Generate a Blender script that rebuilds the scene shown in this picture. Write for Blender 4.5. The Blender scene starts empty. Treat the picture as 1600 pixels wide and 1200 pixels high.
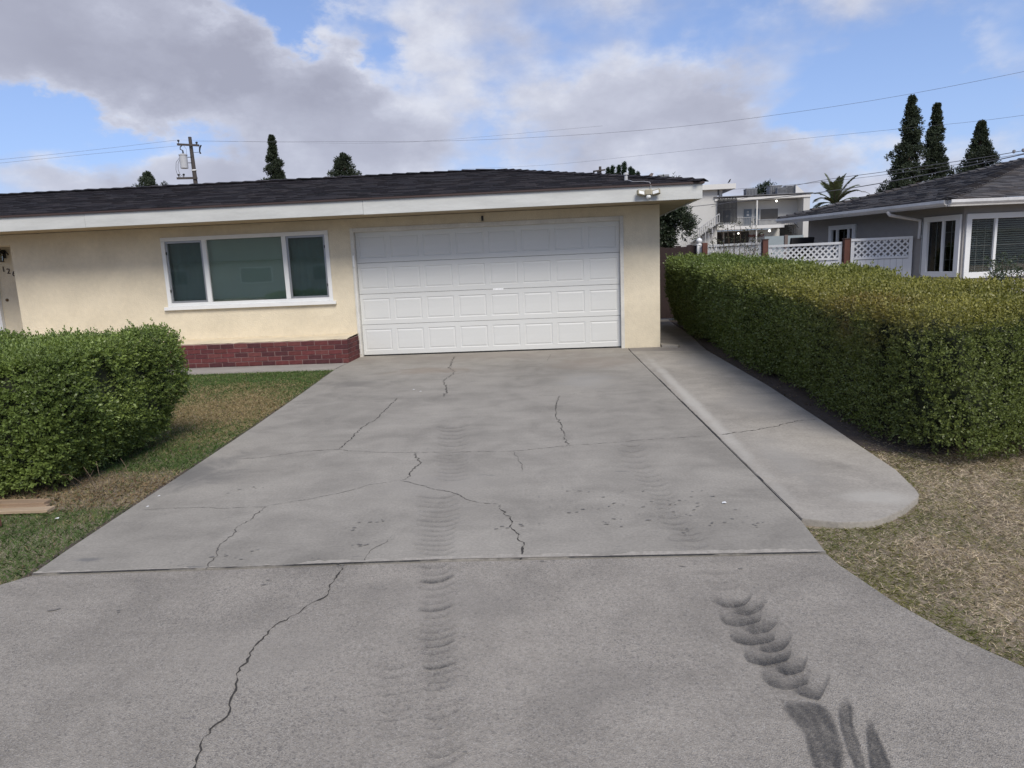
import bpy, bmesh, math, random
import numpy as np
from mathutils import Vector, Matrix
random.seed(7)
rng = np.random.default_rng(7)
scene = bpy.context.scene
COL = scene.collection

# ------------------------------------------------------------------ camera
F_PX, PITCH, ROLL, YAW, CAM_H = 1081.37, 0.170751, -0.042177, -0.066578, 1.58
def camera():
    cy, sy, cp, sp = math.cos(YAW), math.sin(YAW), math.cos(PITCH), math.sin(PITCH)
    fwd = Vector((sy*cp, cy*cp, -sp)); right = Vector((cy, -sy, 0)); up = right.cross(fwd)
    r = math.cos(ROLL)*right + math.sin(ROLL)*up
    u = -math.sin(ROLL)*right + math.cos(ROLL)*up
    cd = bpy.data.cameras.new('camera'); co = bpy.data.objects.new('camera', cd); COL.objects.link(co)
    cd.sensor_fit = 'HORIZONTAL'; cd.sensor_width = 36.0; cd.lens = F_PX/1600*36.0
    cd.clip_start = 0.05; cd.clip_end = 3000
    m = Matrix((r, u, -fwd)).transposed().to_4x4(); m.translation = Vector((0, 0, CAM_H))
    co.matrix_world = m; scene.camera = co
camera()

# ------------------------------------------------------------------ node helpers
def nd(nt, typ, ins=None, **kw):
    n = nt.nodes.new(typ)
    for k, v in kw.items(): setattr(n, k, v)
    for k, v in (ins or {}).items():
        s = n.inputs[k]
        if isinstance(v, bpy.types.NodeSocket): nt.links.new(v, s)
        else: s.default_value = v
    return n
def mth(nt, op, a, b=0.0, c=0.0, clamp=False):
    return nd(nt, 'ShaderNodeMath', {0: a, 1: b, 2: c}, operation=op, use_clamp=clamp).outputs[0]
def ramp(nt, fac, stops, interp='LINEAR'):
    n = nd(nt, 'ShaderNodeValToRGB', {0: fac}); cr = n.color_ramp; cr.interpolation = interp
    while len(cr.elements) < len(stops): cr.elements.new(0.5)
    for e, (p, c) in zip(cr.elements, stops):
        e.position = p; e.color = (*c, 1) if isinstance(c, (tuple, list)) else (c, c, c, 1)
    return n.outputs[0]
def mixc(nt, fac, a, b, bt='MIX'):
    n = nd(nt, 'ShaderNodeMix', data_type='RGBA', blend_type=bt)
    for s, v in ((n.inputs[0], fac), (n.inputs[6], a), (n.inputs[7], b)):
        if isinstance(v, bpy.types.NodeSocket): nt.links.new(v, s)
        else: s.default_value = (*v, 1) if isinstance(v, (tuple, list)) and len(v) == 3 else v
    return n.outputs[2]
def noise(nt, vec, scale, detail=4.0, rough=0.55, dist=0.0):
    return nd(nt, 'ShaderNodeTexNoise', {'Vector': vec, 'Scale': scale, 'Detail': detail, 'Roughness': rough, 'Distortion': dist}).outputs[0]
def mapr(nt, v, a, b, c=0.0, d=1.0, smooth=True):
    n = nd(nt, 'ShaderNodeMapRange', {0: v, 1: a, 2: b, 3: c, 4: d}); n.clamp = True
    if smooth: n.interpolation_type = 'SMOOTHSTEP'
    return n.outputs[0]

# ------------------------------------------------------------------ sky and sun
SUN_EL, SUN_AZ = math.radians(46), math.radians(157)     # azimuth clockwise from +Y (away from the street)
SUN_DIR = Vector((math.sin(SUN_AZ)*math.cos(SUN_EL), math.cos(SUN_AZ)*math.cos(SUN_EL), math.sin(SUN_EL)))
def world():
    w = bpy.data.worlds.new('World'); scene.world = w; w.use_nodes = True; nt = w.node_tree; nt.nodes.clear()
    sky = nd(nt, 'ShaderNodeTexSky', sky_type='NISHITA'); sky.sun_disc = False
    sky.sun_elevation = SUN_EL; sky.sun_rotation = SUN_AZ; sky.air_density = 1.0; sky.dust_density = 0.4; sky.ozone_density = 3.0
    d = nd(nt, 'ShaderNodeTexCoord').outputs['Generated']
    sep = nd(nt, 'ShaderNodeSeparateXYZ', {0: d})
    dz = nd(nt, 'ShaderNodeVectorMath', {0: d, 1: (1, 1, 1.7)}, operation='MULTIPLY').outputs[0]
    wn = nd(nt, 'ShaderNodeTexNoise', {'Vector': dz, 'Scale': 6.0, 'Detail': 8.0, 'Roughness': 0.60})
    wv = nd(nt, 'ShaderNodeVectorMath', {0: wn.outputs['Color'], 1: (0.5, 0.5, 0.5)}, operation='SUBTRACT').outputs[0]
    wv = nd(nt, 'ShaderNodeVectorMath', {0: wv, 1: (0.26, 0.26, 0.16)}, operation='MULTIPLY').outputs[0]
    dw = nd(nt, 'ShaderNodeVectorMath', {0: d, 1: wv}, operation='ADD').outputs[0]
    n1 = nd(nt, 'ShaderNodeTexNoise', {'Vector': dz, 'Scale': 2.6, 'Detail': 5.0, 'Roughness': 0.55}).outputs[0]
    cov = mth(nt, 'ADD', mth(nt, 'MULTIPLY_ADD', n1, 0.9, 0.015), mth(nt, 'MULTIPLY', wn.outputs[0], 0.22))
    for c, r, wgt, sy in SKY_BLOBS:
        df = nd(nt, 'ShaderNodeVectorMath', {0: dw, 1: c}, operation='SUBTRACT').outputs[0]
        df = nd(nt, 'ShaderNodeVectorMath', {0: df, 1: (1, 1, sy)}, operation='MULTIPLY').outputs[0]
        ln = nd(nt, 'ShaderNodeVectorMath', {0: df}, operation='LENGTH').outputs['Value']
        cov = mth(nt, 'ADD', cov, mapr(nt, ln, r*1.15, 0.0, 0.0, wgt*0.8))
    mask = mapr(nt, cov, 0.49, 0.70)
    thick = mapr(nt, cov, 0.62, 1.10, smooth=False)
    cc = ramp(nt, mth(nt, 'ADD', mth(nt, 'MULTIPLY_ADD', thick, 0.85, 0.14), mth(nt, 'MULTIPLY', mth(nt, 'SUBTRACT', wn.outputs[0], 0.5), -1.9), clamp=True),
              [(0.0, (0.70, 0.72, 0.80)), (0.22, (0.55, 0.57, 0.67)), (0.5, (0.45, 0.465, 0.56)), (1.0, (0.36, 0.37, 0.455))])
    skyc = nd(nt, 'ShaderNodeVectorMath', {0: sky.outputs[0], 1: (0.105, 0.110, 0.135)}, operation='MULTIPLY').outputs[0]
    veil = mapr(nt, sep.outputs[2], 0.0, 0.35, 0.62, 0.30)      # thin haze whitening towards the horizon
    skyc = mixc(nt, veil, skyc, (0.42, 0.57, 0.90))
    fin = mixc(nt, mth(nt, 'MULTIPLY', mask, 0.95), skyc, cc)
    bg = nd(nt, 'ShaderNodeBackground', {0: fin, 1: 0.53})
    w.cycles.sampling_method = 'MANUAL'; w.cycles.sample_map_resolution = 256
    out = nd(nt, 'ShaderNodeOutputWorld'); nt.links.new(bg.outputs[0], out.inputs[0])
# direction, radius, weight, vertical stretch: where the cloud banks and the blue gaps stand
SKY_BLOBS = [ ((-0.557, 0.784, 0.273), 0.241, 0.55, 1.9), ((-0.462, 0.852, 0.246), 0.185, 0.45, 1.7), ((-0.351, 0.905, 0.238), 0.139, 0.38, 1.9), ((-0.27, 0.934, 0.233), 0.102, 0.32, 1.5), ((-0.246, 0.953, 0.175), 0.139, 0.24, 2.2), ((-0.564, 0.815, 0.134), 0.213, 0.10, 3.2), ((-0.404, 0.904, 0.138), 0.111, 0.22, 2.5), ((-0.143, 0.946, 0.291), 0.157, 0.11, 1.4), ((-0.023, 0.975, 0.22), 0.139, 0.12, 1.5), ((0.185, 0.963, 0.198), 0.204, 0.27, 2.6), ((0.035, 0.988, 0.15), 0.278, 0.24, 3.6), ((0.282, 0.954, 0.105), 0.213, 0.30, 4.0), ((0.41, 0.871, 0.272), 0.222, 0.14, 2.8), ((0.512, 0.837, 0.193), 0.102, 0.06, 1.0), ((-0.32, 0.902, 0.291), 0.102, -0.35, 1.8), ((-0.538, 0.822, 0.186), 0.213, -0.46, 4.0), ((-0.209, 0.945, 0.251), 0.056, -0.25, 1.0), ((0.365, 0.909, 0.199), 0.157, -0.30, 1.4), ((0.385, 0.914, 0.128), 0.167, -0.22, 2.4), ((0.22, 0.94, 0.26), 0.102, -0.12, 1.4) ]
world()
sd = bpy.data.lights.new('sun', 'SUN'); sd.energy = 1.75; sd.angle = math.radians(26); sd.color = (1.0, 0.93, 0.82)
so = bpy.data.objects.new('sun', sd); COL.objects.link(so); so.rotation_euler = SUN_DIR.to_track_quat('Z', 'Y').to_euler(); so.location = (0, 0, 30)
vs = scene.view_settings; vs.view_transform = 'Standard'; vs.look = 'None'; vs.exposure = 1.0; vs.gamma = 1.0; vs.use_curve_mapping = False
scene.cycles.max_bounces = 4; scene.cycles.transparent_max_bounces = 12

# ------------------------------------------------------------------ object helpers
def link(o, parent=None):
    COL.objects.link(o)
    if parent is not None:
        o.parent = parent
        if parent.type == 'EMPTY': o.matrix_parent_inverse = Matrix.Translation(-parent.location)   # parts are given in world metres
    return o
def tag(o, label=None, cat=None, group=None, kind=None):
    if label: o['label'] = label
    if cat: o['category'] = cat
    if group: o['group'] = group
    if kind: o['kind'] = kind
    return o
def thing(name, label, cat, group=None, loc=(0, 0, 0)):
    o = bpy.data.objects.new(name, None); o.empty_display_size = 0.1; o.location = loc
    link(o); return tag(o, label, cat, group)
class MB:
    """collects polygons; build() links them as one mesh object"""
    def __init__(s): s.v = []; s.f = []; s.c = None
    def add(s, v, f):
        n = len(s.v); s.v += [tuple(p) for p in v]; s.f += [tuple(i+n for i in q) for q in f]; return s
    def box(s, x0, x1, y0, y1, z0, z1):
        return s.add([(x0,y0,z0),(x1,y0,z0),(x1,y1,z0),(x0,y1,z0),(x0,y0,z1),(x1,y0,z1),(x1,y1,z1),(x0,y1,z1)],
                     [(0,3,2,1),(4,5,6,7),(0,1,5,4),(1,2,6,5),(2,3,7,6),(3,0,4,7)])
    def obox(s, c, ax, ay, az, hx, hy, hz):
        c, ax, ay, az = Vector(c), Vector(ax).normalized()*hx, Vector(ay).normalized()*hy, Vector(az).normalized()*hz
        return s.add([c-ax-ay-az, c+ax-ay-az, c+ax+ay-az, c-ax+ay-az, c-ax-ay+az, c+ax-ay+az, c+ax+ay+az, c-ax+ay+az],
                     [(0,3,2,1),(4,5,6,7),(0,1,5,4),(1,2,6,5),(2,3,7,6),(3,0,4,7)])
    def tube(s, pts, r, n=8, caps=True):
        pts = [Vector(p) for p in pts]; rs = r if isinstance(r, (list, tuple)) else [r]*len(pts)
        base = len(s.v); prev = None
        for i, p in enumerate(pts):
            t = (pts[min(i+1, len(pts)-1)] - pts[max(i-1, 0)]).normalized()
            if prev is None:
                a = t.cross(Vector((0, 0, 1)));  a = a if a.length > 1e-3 else t.cross(Vector((1, 0, 0)))
            else: a = prev - t*prev.dot(t)
            a.normalize(); prev = a; b = t.cross(a)
            for k in range(n):
                q = p + (a*math.cos(2*math.pi*k/n) + b*math.sin(2*math.pi*k/n))*rs[i]; s.v.append(tuple(q))
        for i in range(len(pts)-1):
            for k in range(n):
                k2 = (k+1) % n
                s.f.append((base+i*n+k, base+i*n+k2, base+(i+1)*n+k2, base+(i+1)*n+k))
        if caps:
            s.f.append(tuple(base+k for k in range(n))[::-1]); s.f.append(tuple(base+(len(pts)-1)*n+k for k in range(n)))
        return s
    def lathe(s, c, prof, n=12):
        return s.tube([(c[0], c[1], c[2]+z) for r, z in prof], [max(r, .0005) for r, z in prof], n)
    def prism(s, poly, z0, z1):
        n = len(poly)
        return s.add([(x, y, z0) for x, y in poly]+[(x, y, z1) for x, y in poly],
                     [tuple(range(n))[::-1], tuple(range(n, 2*n))]+[(i, (i+1) % n, n+(i+1) % n, n+i) for i in range(n)])
    def mesh(s, name, m, smooth=False, bevel=0.0):
        me = bpy.data.meshes.new(name); me.from_pydata(s.v, [], s.f); me.update()
        if bevel > 0:
            bm = bmesh.new(); bm.from_mesh(me)
            bmesh.ops.bevel(bm, geom=bm.edges[:], offset=bevel, segments=2, affect='EDGES', profile=0.6)
            bm.to_mesh(me); bm.free()
        if m: me.materials.append(m)
        if smooth: me.polygons.foreach_set('use_smooth', [True]*len(me.polygons))
        return me
    def build(s, name, m, parent=None, smooth=False, bevel=0.0, loc=None):
        o = bpy.data.objects.new(name, s.mesh(name, m, smooth, bevel))
        if loc: o.location = loc
        return link(o, parent)
def raw_mesh(name, V, nper, C=None, mat=None):
    """V: (n*nper,3) vertices, consecutive nper form one polygon; C: per-polygon colour"""
    n = len(V)//nper
    me = bpy.data.meshes.new(name)
    me.vertices.add(len(V)); me.vertices.foreach_set('co', np.ascontiguousarray(V, dtype=np.float32).ravel())
    me.loops.add(len(V)); me.loops.foreach_set('vertex_index', np.arange(len(V), dtype=np.int32))
    me.polygons.add(n); me.polygons.foreach_set('loop_start', np.arange(n, dtype=np.int32)*nper)
    if C is not None:
        a = me.attributes.new('Col', 'FLOAT_COLOR', 'POINT')
        cc = np.ones((len(V), 4), np.float32); cc[:, :3] = np.repeat(C, nper, 0); a.data.foreach_set('color', cc.ravel())
    me.update(calc_edges=True)
    if mat: me.materials.append(mat)
    return me
def set_col(me, fn):
    a = me.attributes.new('Col', 'FLOAT_COLOR', 'POINT')
    a.data.foreach_set('color', [c for v in me.vertices for c in (*fn(v.co), 1.0)])
def share(name, me, parent, loc=(0, 0, 0), rot=None, scale=None):
    o = bpy.data.objects.new(name, me); o.location = loc
    if rot: o.rotation_euler = rot
    if scale: o.scale = scale
    return link(o, parent)
def snoise(P, scale, seed=0, octaves=3):
    """smooth pseudo noise about -1..1 from summed sines"""
    r = np.random.default_rng(seed); out = np.zeros(len(P)); a = 1.0; tot = 0
    for o in range(octaves):
        acc = np.zeros(len(P))
        for k in range(5):
            w = r.normal(size=3); w /= np.linalg.norm(w)
            acc += np.sin(P@w*scale*2.2*(0.7+0.6*r.random())+r.random()*6.28)
        out += a*acc/2.6; tot += a; a *= 0.5; scale *= 2.1
    return out/tot
def text_mesh(name, body, size, depth, mat):
    cu = bpy.data.curves.new(name, 'FONT'); cu.body = body; cu.size = size; cu.extrude = depth; cu.resolution_u = 4
    o = bpy.data.objects.new(name, cu); COL.objects.link(o); dg = bpy.context.evaluated_depsgraph_get()
    me = bpy.data.meshes.new_from_object(o.evaluated_get(dg)); bpy.data.objects.remove(o); bpy.data.curves.remove(cu)
    me.name = name; me.materials.clear(); me.materials.append(mat); return me

# ------------------------------------------------------------------ materials
MATS = {}
def mat(name, col=(0.5, 0.5, 0.5), rough=0.6, var=0.12, scale=6.0, bump=0.0, bscale=60.0, metal=0.0, spec=0.4, attr=False, emit=0.0, streak=False, trans=0.0):
    if name in MATS: return MATS[name]
    m = bpy.data.materials.new(name); m.use_nodes = True; nt = m.node_tree; b = nt.nodes['Principled BSDF']
    vec = nd(nt, 'ShaderNodeTexCoord').outputs['Object']
    if streak: vec = nd(nt, 'ShaderNodeMapping', {0: vec, 3: streak}).outputs[0]
    base = nd(nt, 'ShaderNodeAttribute', attribute_name='Col').outputs[0] if attr else (*col, 1)
    f = mth(nt, 'ADD', mth(nt, 'MULTIPLY', noise(nt, vec, scale, 6.0, 0.6), 0.7), mth(nt, 'MULTIPLY', noise(nt, vec, scale*9, 3.0, 0.6), 0.3))
    k = ramp(nt, f, [(0.25, 1.0-var), (0.75, 1.0+var)])
    c = mixc(nt, 1.0, base, k, 'MULTIPLY')
    nt.links.new(c, b.inputs['Base Color'])
    b.inputs['Roughness'].default_value = rough; b.inputs['Metallic'].default_value = metal; b.inputs['Specular IOR Level'].default_value = spec
    if bump:
        bp = nd(nt, 'ShaderNodeBump', {'Strength': 1.0, 'Distance': bump, 'Height': noise(nt, vec, bscale, 5.0, 0.6)})
        nt.links.new(bp.outputs[0], b.inputs['Normal'])
    if emit: nt.links.new(c, b.inputs['Emission Color']); b.inputs['Emission Strength'].default_value = emit
    if trans:
        tr = nd(nt, 'ShaderNodeBsdfTranslucent', {0: c}); mx = nd(nt, 'ShaderNodeMixShader', {0: trans})
        nt.links.new(b.outputs[0], mx.inputs[1]); nt.links.new(tr.outputs[0], mx.inputs[2])
        nt.links.new(mx.outputs[0], nt.nodes['Material Output'].inputs[0])
    MATS[name] = m; return m
def glass(name, tint, refl=1.0, rough=0.01, clear=0.75):
    m = bpy.data.materials.new(name); m.use_nodes = True; nt = m.node_tree; nt.nodes.clear()
    tr = nd(nt, 'ShaderNodeBsdfTransparent', {0: (*[t*clear for t in tint], 1)}); gl = nd(nt, 'ShaderNodeBsdfGlossy', {0: (1, 1, 1, 1), 'Roughness': rough})
    vec = nd(nt, 'ShaderNodeTexCoord').outputs['Object']
    bp = nd(nt, 'ShaderNodeBump', {'Strength': 0.06, 'Distance': 0.004, 'Height': noise(nt, vec, 2.5, 2.0, 0.5)}); nt.links.new(bp.outputs[0], gl.inputs['Normal'])
    fr = nd(nt, 'ShaderNodeFresnel', {'IOR': 1.52}); fac = mth(nt, 'MULTIPLY', fr.outputs[0], 1.9*refl, clamp=True)
    mx = nd(nt, 'ShaderNodeMixShader', {0: fac}); nt.links.new(tr.outputs[0], mx.inputs[1]); nt.links.new(gl.outputs[0], mx.inputs[2])
    nt.links.new(mx.outputs[0], nd(nt, 'ShaderNodeOutputMaterial').inputs[0]); return m
def leafmat(name, rough=0.45, trans=0.22, spec=0.35):
    m = bpy.data.materials.new(name); m.use_nodes = True; nt = m.node_tree; b = nt.nodes['Principled BSDF']
    a = nd(nt, 'ShaderNodeAttribute', attribute_name='Col').outputs[0]
    nt.links.new(a, b.inputs['Base Color']); b.inputs['Roughness'].default_value = rough; b.inputs['Specular IOR Level'].default_value = spec
    tr = nd(nt, 'ShaderNodeBsdfTranslucent', {0: mixc(nt, 1.0, a, (1.25, 1.3, 0.6), 'MULTIPLY')}); mx = nd(nt, 'ShaderNodeMixShader', {0: trans})
    nt.links.new(b.outputs[0], mx.inputs[1]); nt.links.new(tr.outputs[0], mx.inputs[2]); nt.links.new(mx.outputs[0], nt.nodes['Material Output'].inputs[0])
    return m
def concrete(name, base, stains=(), speckle=0.0, light=1.0):
    m = bpy.data.materials.new(name); m.use_nodes = True; nt = m.node_tree; b = nt.nodes['Principled BSDF']
    P = nd(nt, 'ShaderNodeTexCoord').outputs['Object']
    big = noise(nt, P, 0.55, 5.0, 0.6, 0.6); mid = noise(nt, P, 2.6, 6.0, 0.62, 0.5)
    st = noise(nt, nd(nt, 'ShaderNodeMapping', {0: P, 3: (0.7, 5.0, 1.0)}).outputs[0], 2.2, 6.0, 0.65, 0.4)     # brushed across the slab
    fine = noise(nt, P, 55.0, 5.0, 0.7)
    v = mth(nt, 'ADD', mth(nt, 'MULTIPLY', big, 0.44), mth(nt, 'MULTIPLY', mid, 0.40)); v = mth(nt, 'ADD', v, mth(nt, 'MULTIPLY', st, 0.11))
    c = ramp(nt, v, [(0.36, tuple(x*0.74 for x in base)), (0.50, base), (0.64, tuple(x*1.20 for x in base))])
    c = mixc(nt, 1.0, c, ramp(nt, fine, [(0.3, 0.84), (0.7, 1.16)]), 'MULTIPLY')
    # pits and dark flecks
    fl = noise(nt, nd(nt, 'ShaderNodeMapping', {0: P, 3: (0.6, 2.2, 1.0)}).outputs[0], 7.0, 8.0, 0.72, 0.8)
    c = mixc(nt, mapr(nt, fl, 0.64, 0.70, 0.0, 0.5), c, (0.10, 0.10, 0.105))
    h = fine
    if speckle:
        vo = nd(nt, 'ShaderNodeTexVoronoi', {'Vector': P, 'Scale': 210.0}); vd = nd(nt, 'ShaderNodeTexVoronoi', {'Vector': P, 'Scale': 110.0})
        cs = nd(nt, 'ShaderNodeSeparateColor', {0: vo.outputs['Color']}); cd2 = nd(nt, 'ShaderNodeSeparateColor', {0: vd.outputs['Color']})
        dens = mapr(nt, noise(nt, P, 1.1, 4.0, 0.6), 0.35, 0.65, 0.35, 1.0)
        c = mixc(nt, mth(nt, 'MULTIPLY', mapr(nt, cs.outputs[0], 0.72, 0.80), mth(nt, 'MULTIPLY', dens, speckle)), c, (0.09, 0.085, 0.085))
        c = mixc(nt, mth(nt, 'MULTIPLY', mapr(nt, cs.outputs[1], 0.80, 0.86), 0.45*speckle), c, (0.50, 0.48, 0.45))
        c = mixc(nt, mth(nt, 'MULTIPLY', mapr(nt, cd2.outputs[0], 0.93, 0.95), 0.5*speckle), c, (0.05, 0.05, 0.055))
        h = mth(nt, 'ADD', fine, mth(nt, 'MULTIPLY', vo.outputs['Distance'], 1.2))
    for (cx, cy), (rx, ry), col, s in stains:
        q = nd(nt, 'ShaderNodeVectorMath', {0: P, 1: (cx, cy, 0)}, operation='SUBTRACT').outputs[0]
        q = nd(nt, 'ShaderNodeVectorMath', {0: q, 1: (1/rx, 1/ry, 0)}, operation='MULTIPLY').outputs[0]
        ln = nd(nt, 'ShaderNodeVectorMath', {0: q}, operation='LENGTH').outputs['Value']
        ln = mth(nt, 'ADD', ln, mth(nt, 'MULTIPLY', mth(nt, 'SUBTRACT', mid, 0.5), 1.8))
        c = mixc(nt, mapr(nt, ln, 1.0, 0.15, 0.0, s), c, col)
    nt.links.new(c, b.inputs['Base Color']); b.inputs['Roughness'].default_value = 0.85; b.inputs['Specular IOR Level'].default_value = 0.25
    bp = nd(nt, 'ShaderNodeBump', {'Strength': 1.0, 'Distance': 0.0024 if speckle else 0.0014, 'Height': h}); nt.links.new(bp.outputs[0], b.inputs['Normal'])
    return m
CRACKS = [(0.012,[(-1.96,3.452),(-1.994,3.649),(-2.047,3.792),(-2.044,3.987),(-2.072,4.105),(-2.041,4.202),(-2.044,4.456)]),(0.006,[(-2.921,4.442),(-2.752,4.466),(-2.571,4.468),(-2.452,4.472),(-2.355,4.439),(-2.215,4.459),(-2.054,4.456),(-1.984,4.503),(-1.729,4.634),(-1.528,4.782),(-1.453,4.887),(-1.3,4.957),(-1.214,5.006)]),(0.016,[(-1.214,5.006),(-1.174,5.073),(-1.16,5.331),(-1.14,5.49),(-1.226,5.64),(-1.24,5.774)]),(0.01,[(-1.214,5.006),(-1.073,4.894),(-0.882,4.753),(-0.735,4.651),(-0.627,4.499),(-0.408,4.403)]),(0.016,[(-0.408,4.403),(-0.369,4.244),(-0.32,4.181),(-0.299,3.978),(-0.26,3.888),(-0.23,3.702),(-0.234,3.529)]),(0.006,[(-1.096,3.489),(-1.096,3.695),(-1.039,3.794),(-1.018,3.921)]),(0.015,[(-1.99,5.963),(-1.989,6.264),(-2.012,6.836),(-1.957,7.193),(-1.978,7.658),(-1.989,8.36)]),(0.009,[(-2.898,5.705),(-2.567,5.756),(-2.297,5.916),(-2.003,5.965),(-1.88,5.896),(-1.554,5.811),(-1.25,5.784),(-0.755,5.757),(-0.415,5.753),(-0.319,5.763),(0.068,5.883),(0.413,5.945),(0.714,6.012),(0.965,6.046),(1.314,6.1)]),(0.014,[(1.431,6.108),(1.757,6.24),(2.022,6.373),(2.267,6.574),(2.463,6.597)]),(0.018,[(-1.426,8.364),(-1.426,8.705),(-1.546,9.358),(-1.624,9.604),(-1.55,10.356),(-1.705,10.818),(-1.805,11.814),(-1.808,12.254)]),(0.014,[(0.068,5.883),(0.049,6.265),(0.028,6.721),(-0.026,7.045),(-0.024,7.618),(0.011,8.194)]),(0.008,[(-0.402,5.743),(-0.342,5.505),(-0.305,5.341),(-0.292,5.151)]),(0.006,[(-3.284,8.198),(-3.055,8.2),(-2.851,8.222)]),(0.007,[(-0.78,8.354),(-0.364,8.325),(0.011,8.194),(0.286,8.368),(0.87,8.422)]),(0.008,[(-0.16,11.251),(-0.094,12.12)]),(0.013,[(-1.199,3.491),(-1.196,3.311),(-1.182,3.156),(-1.23,3.07),(-1.273,2.962),(-1.295,2.915),(-1.325,2.872),(-1.335,2.787),(-1.342,2.684),(-1.326,2.566),(-1.325,2.486),(-1.293,2.392),(-1.268,2.304),(-1.256,2.221),(-1.27,2.144),(-1.254,2.016),(-1.238,1.95),(-1.228,1.888)])]
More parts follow.
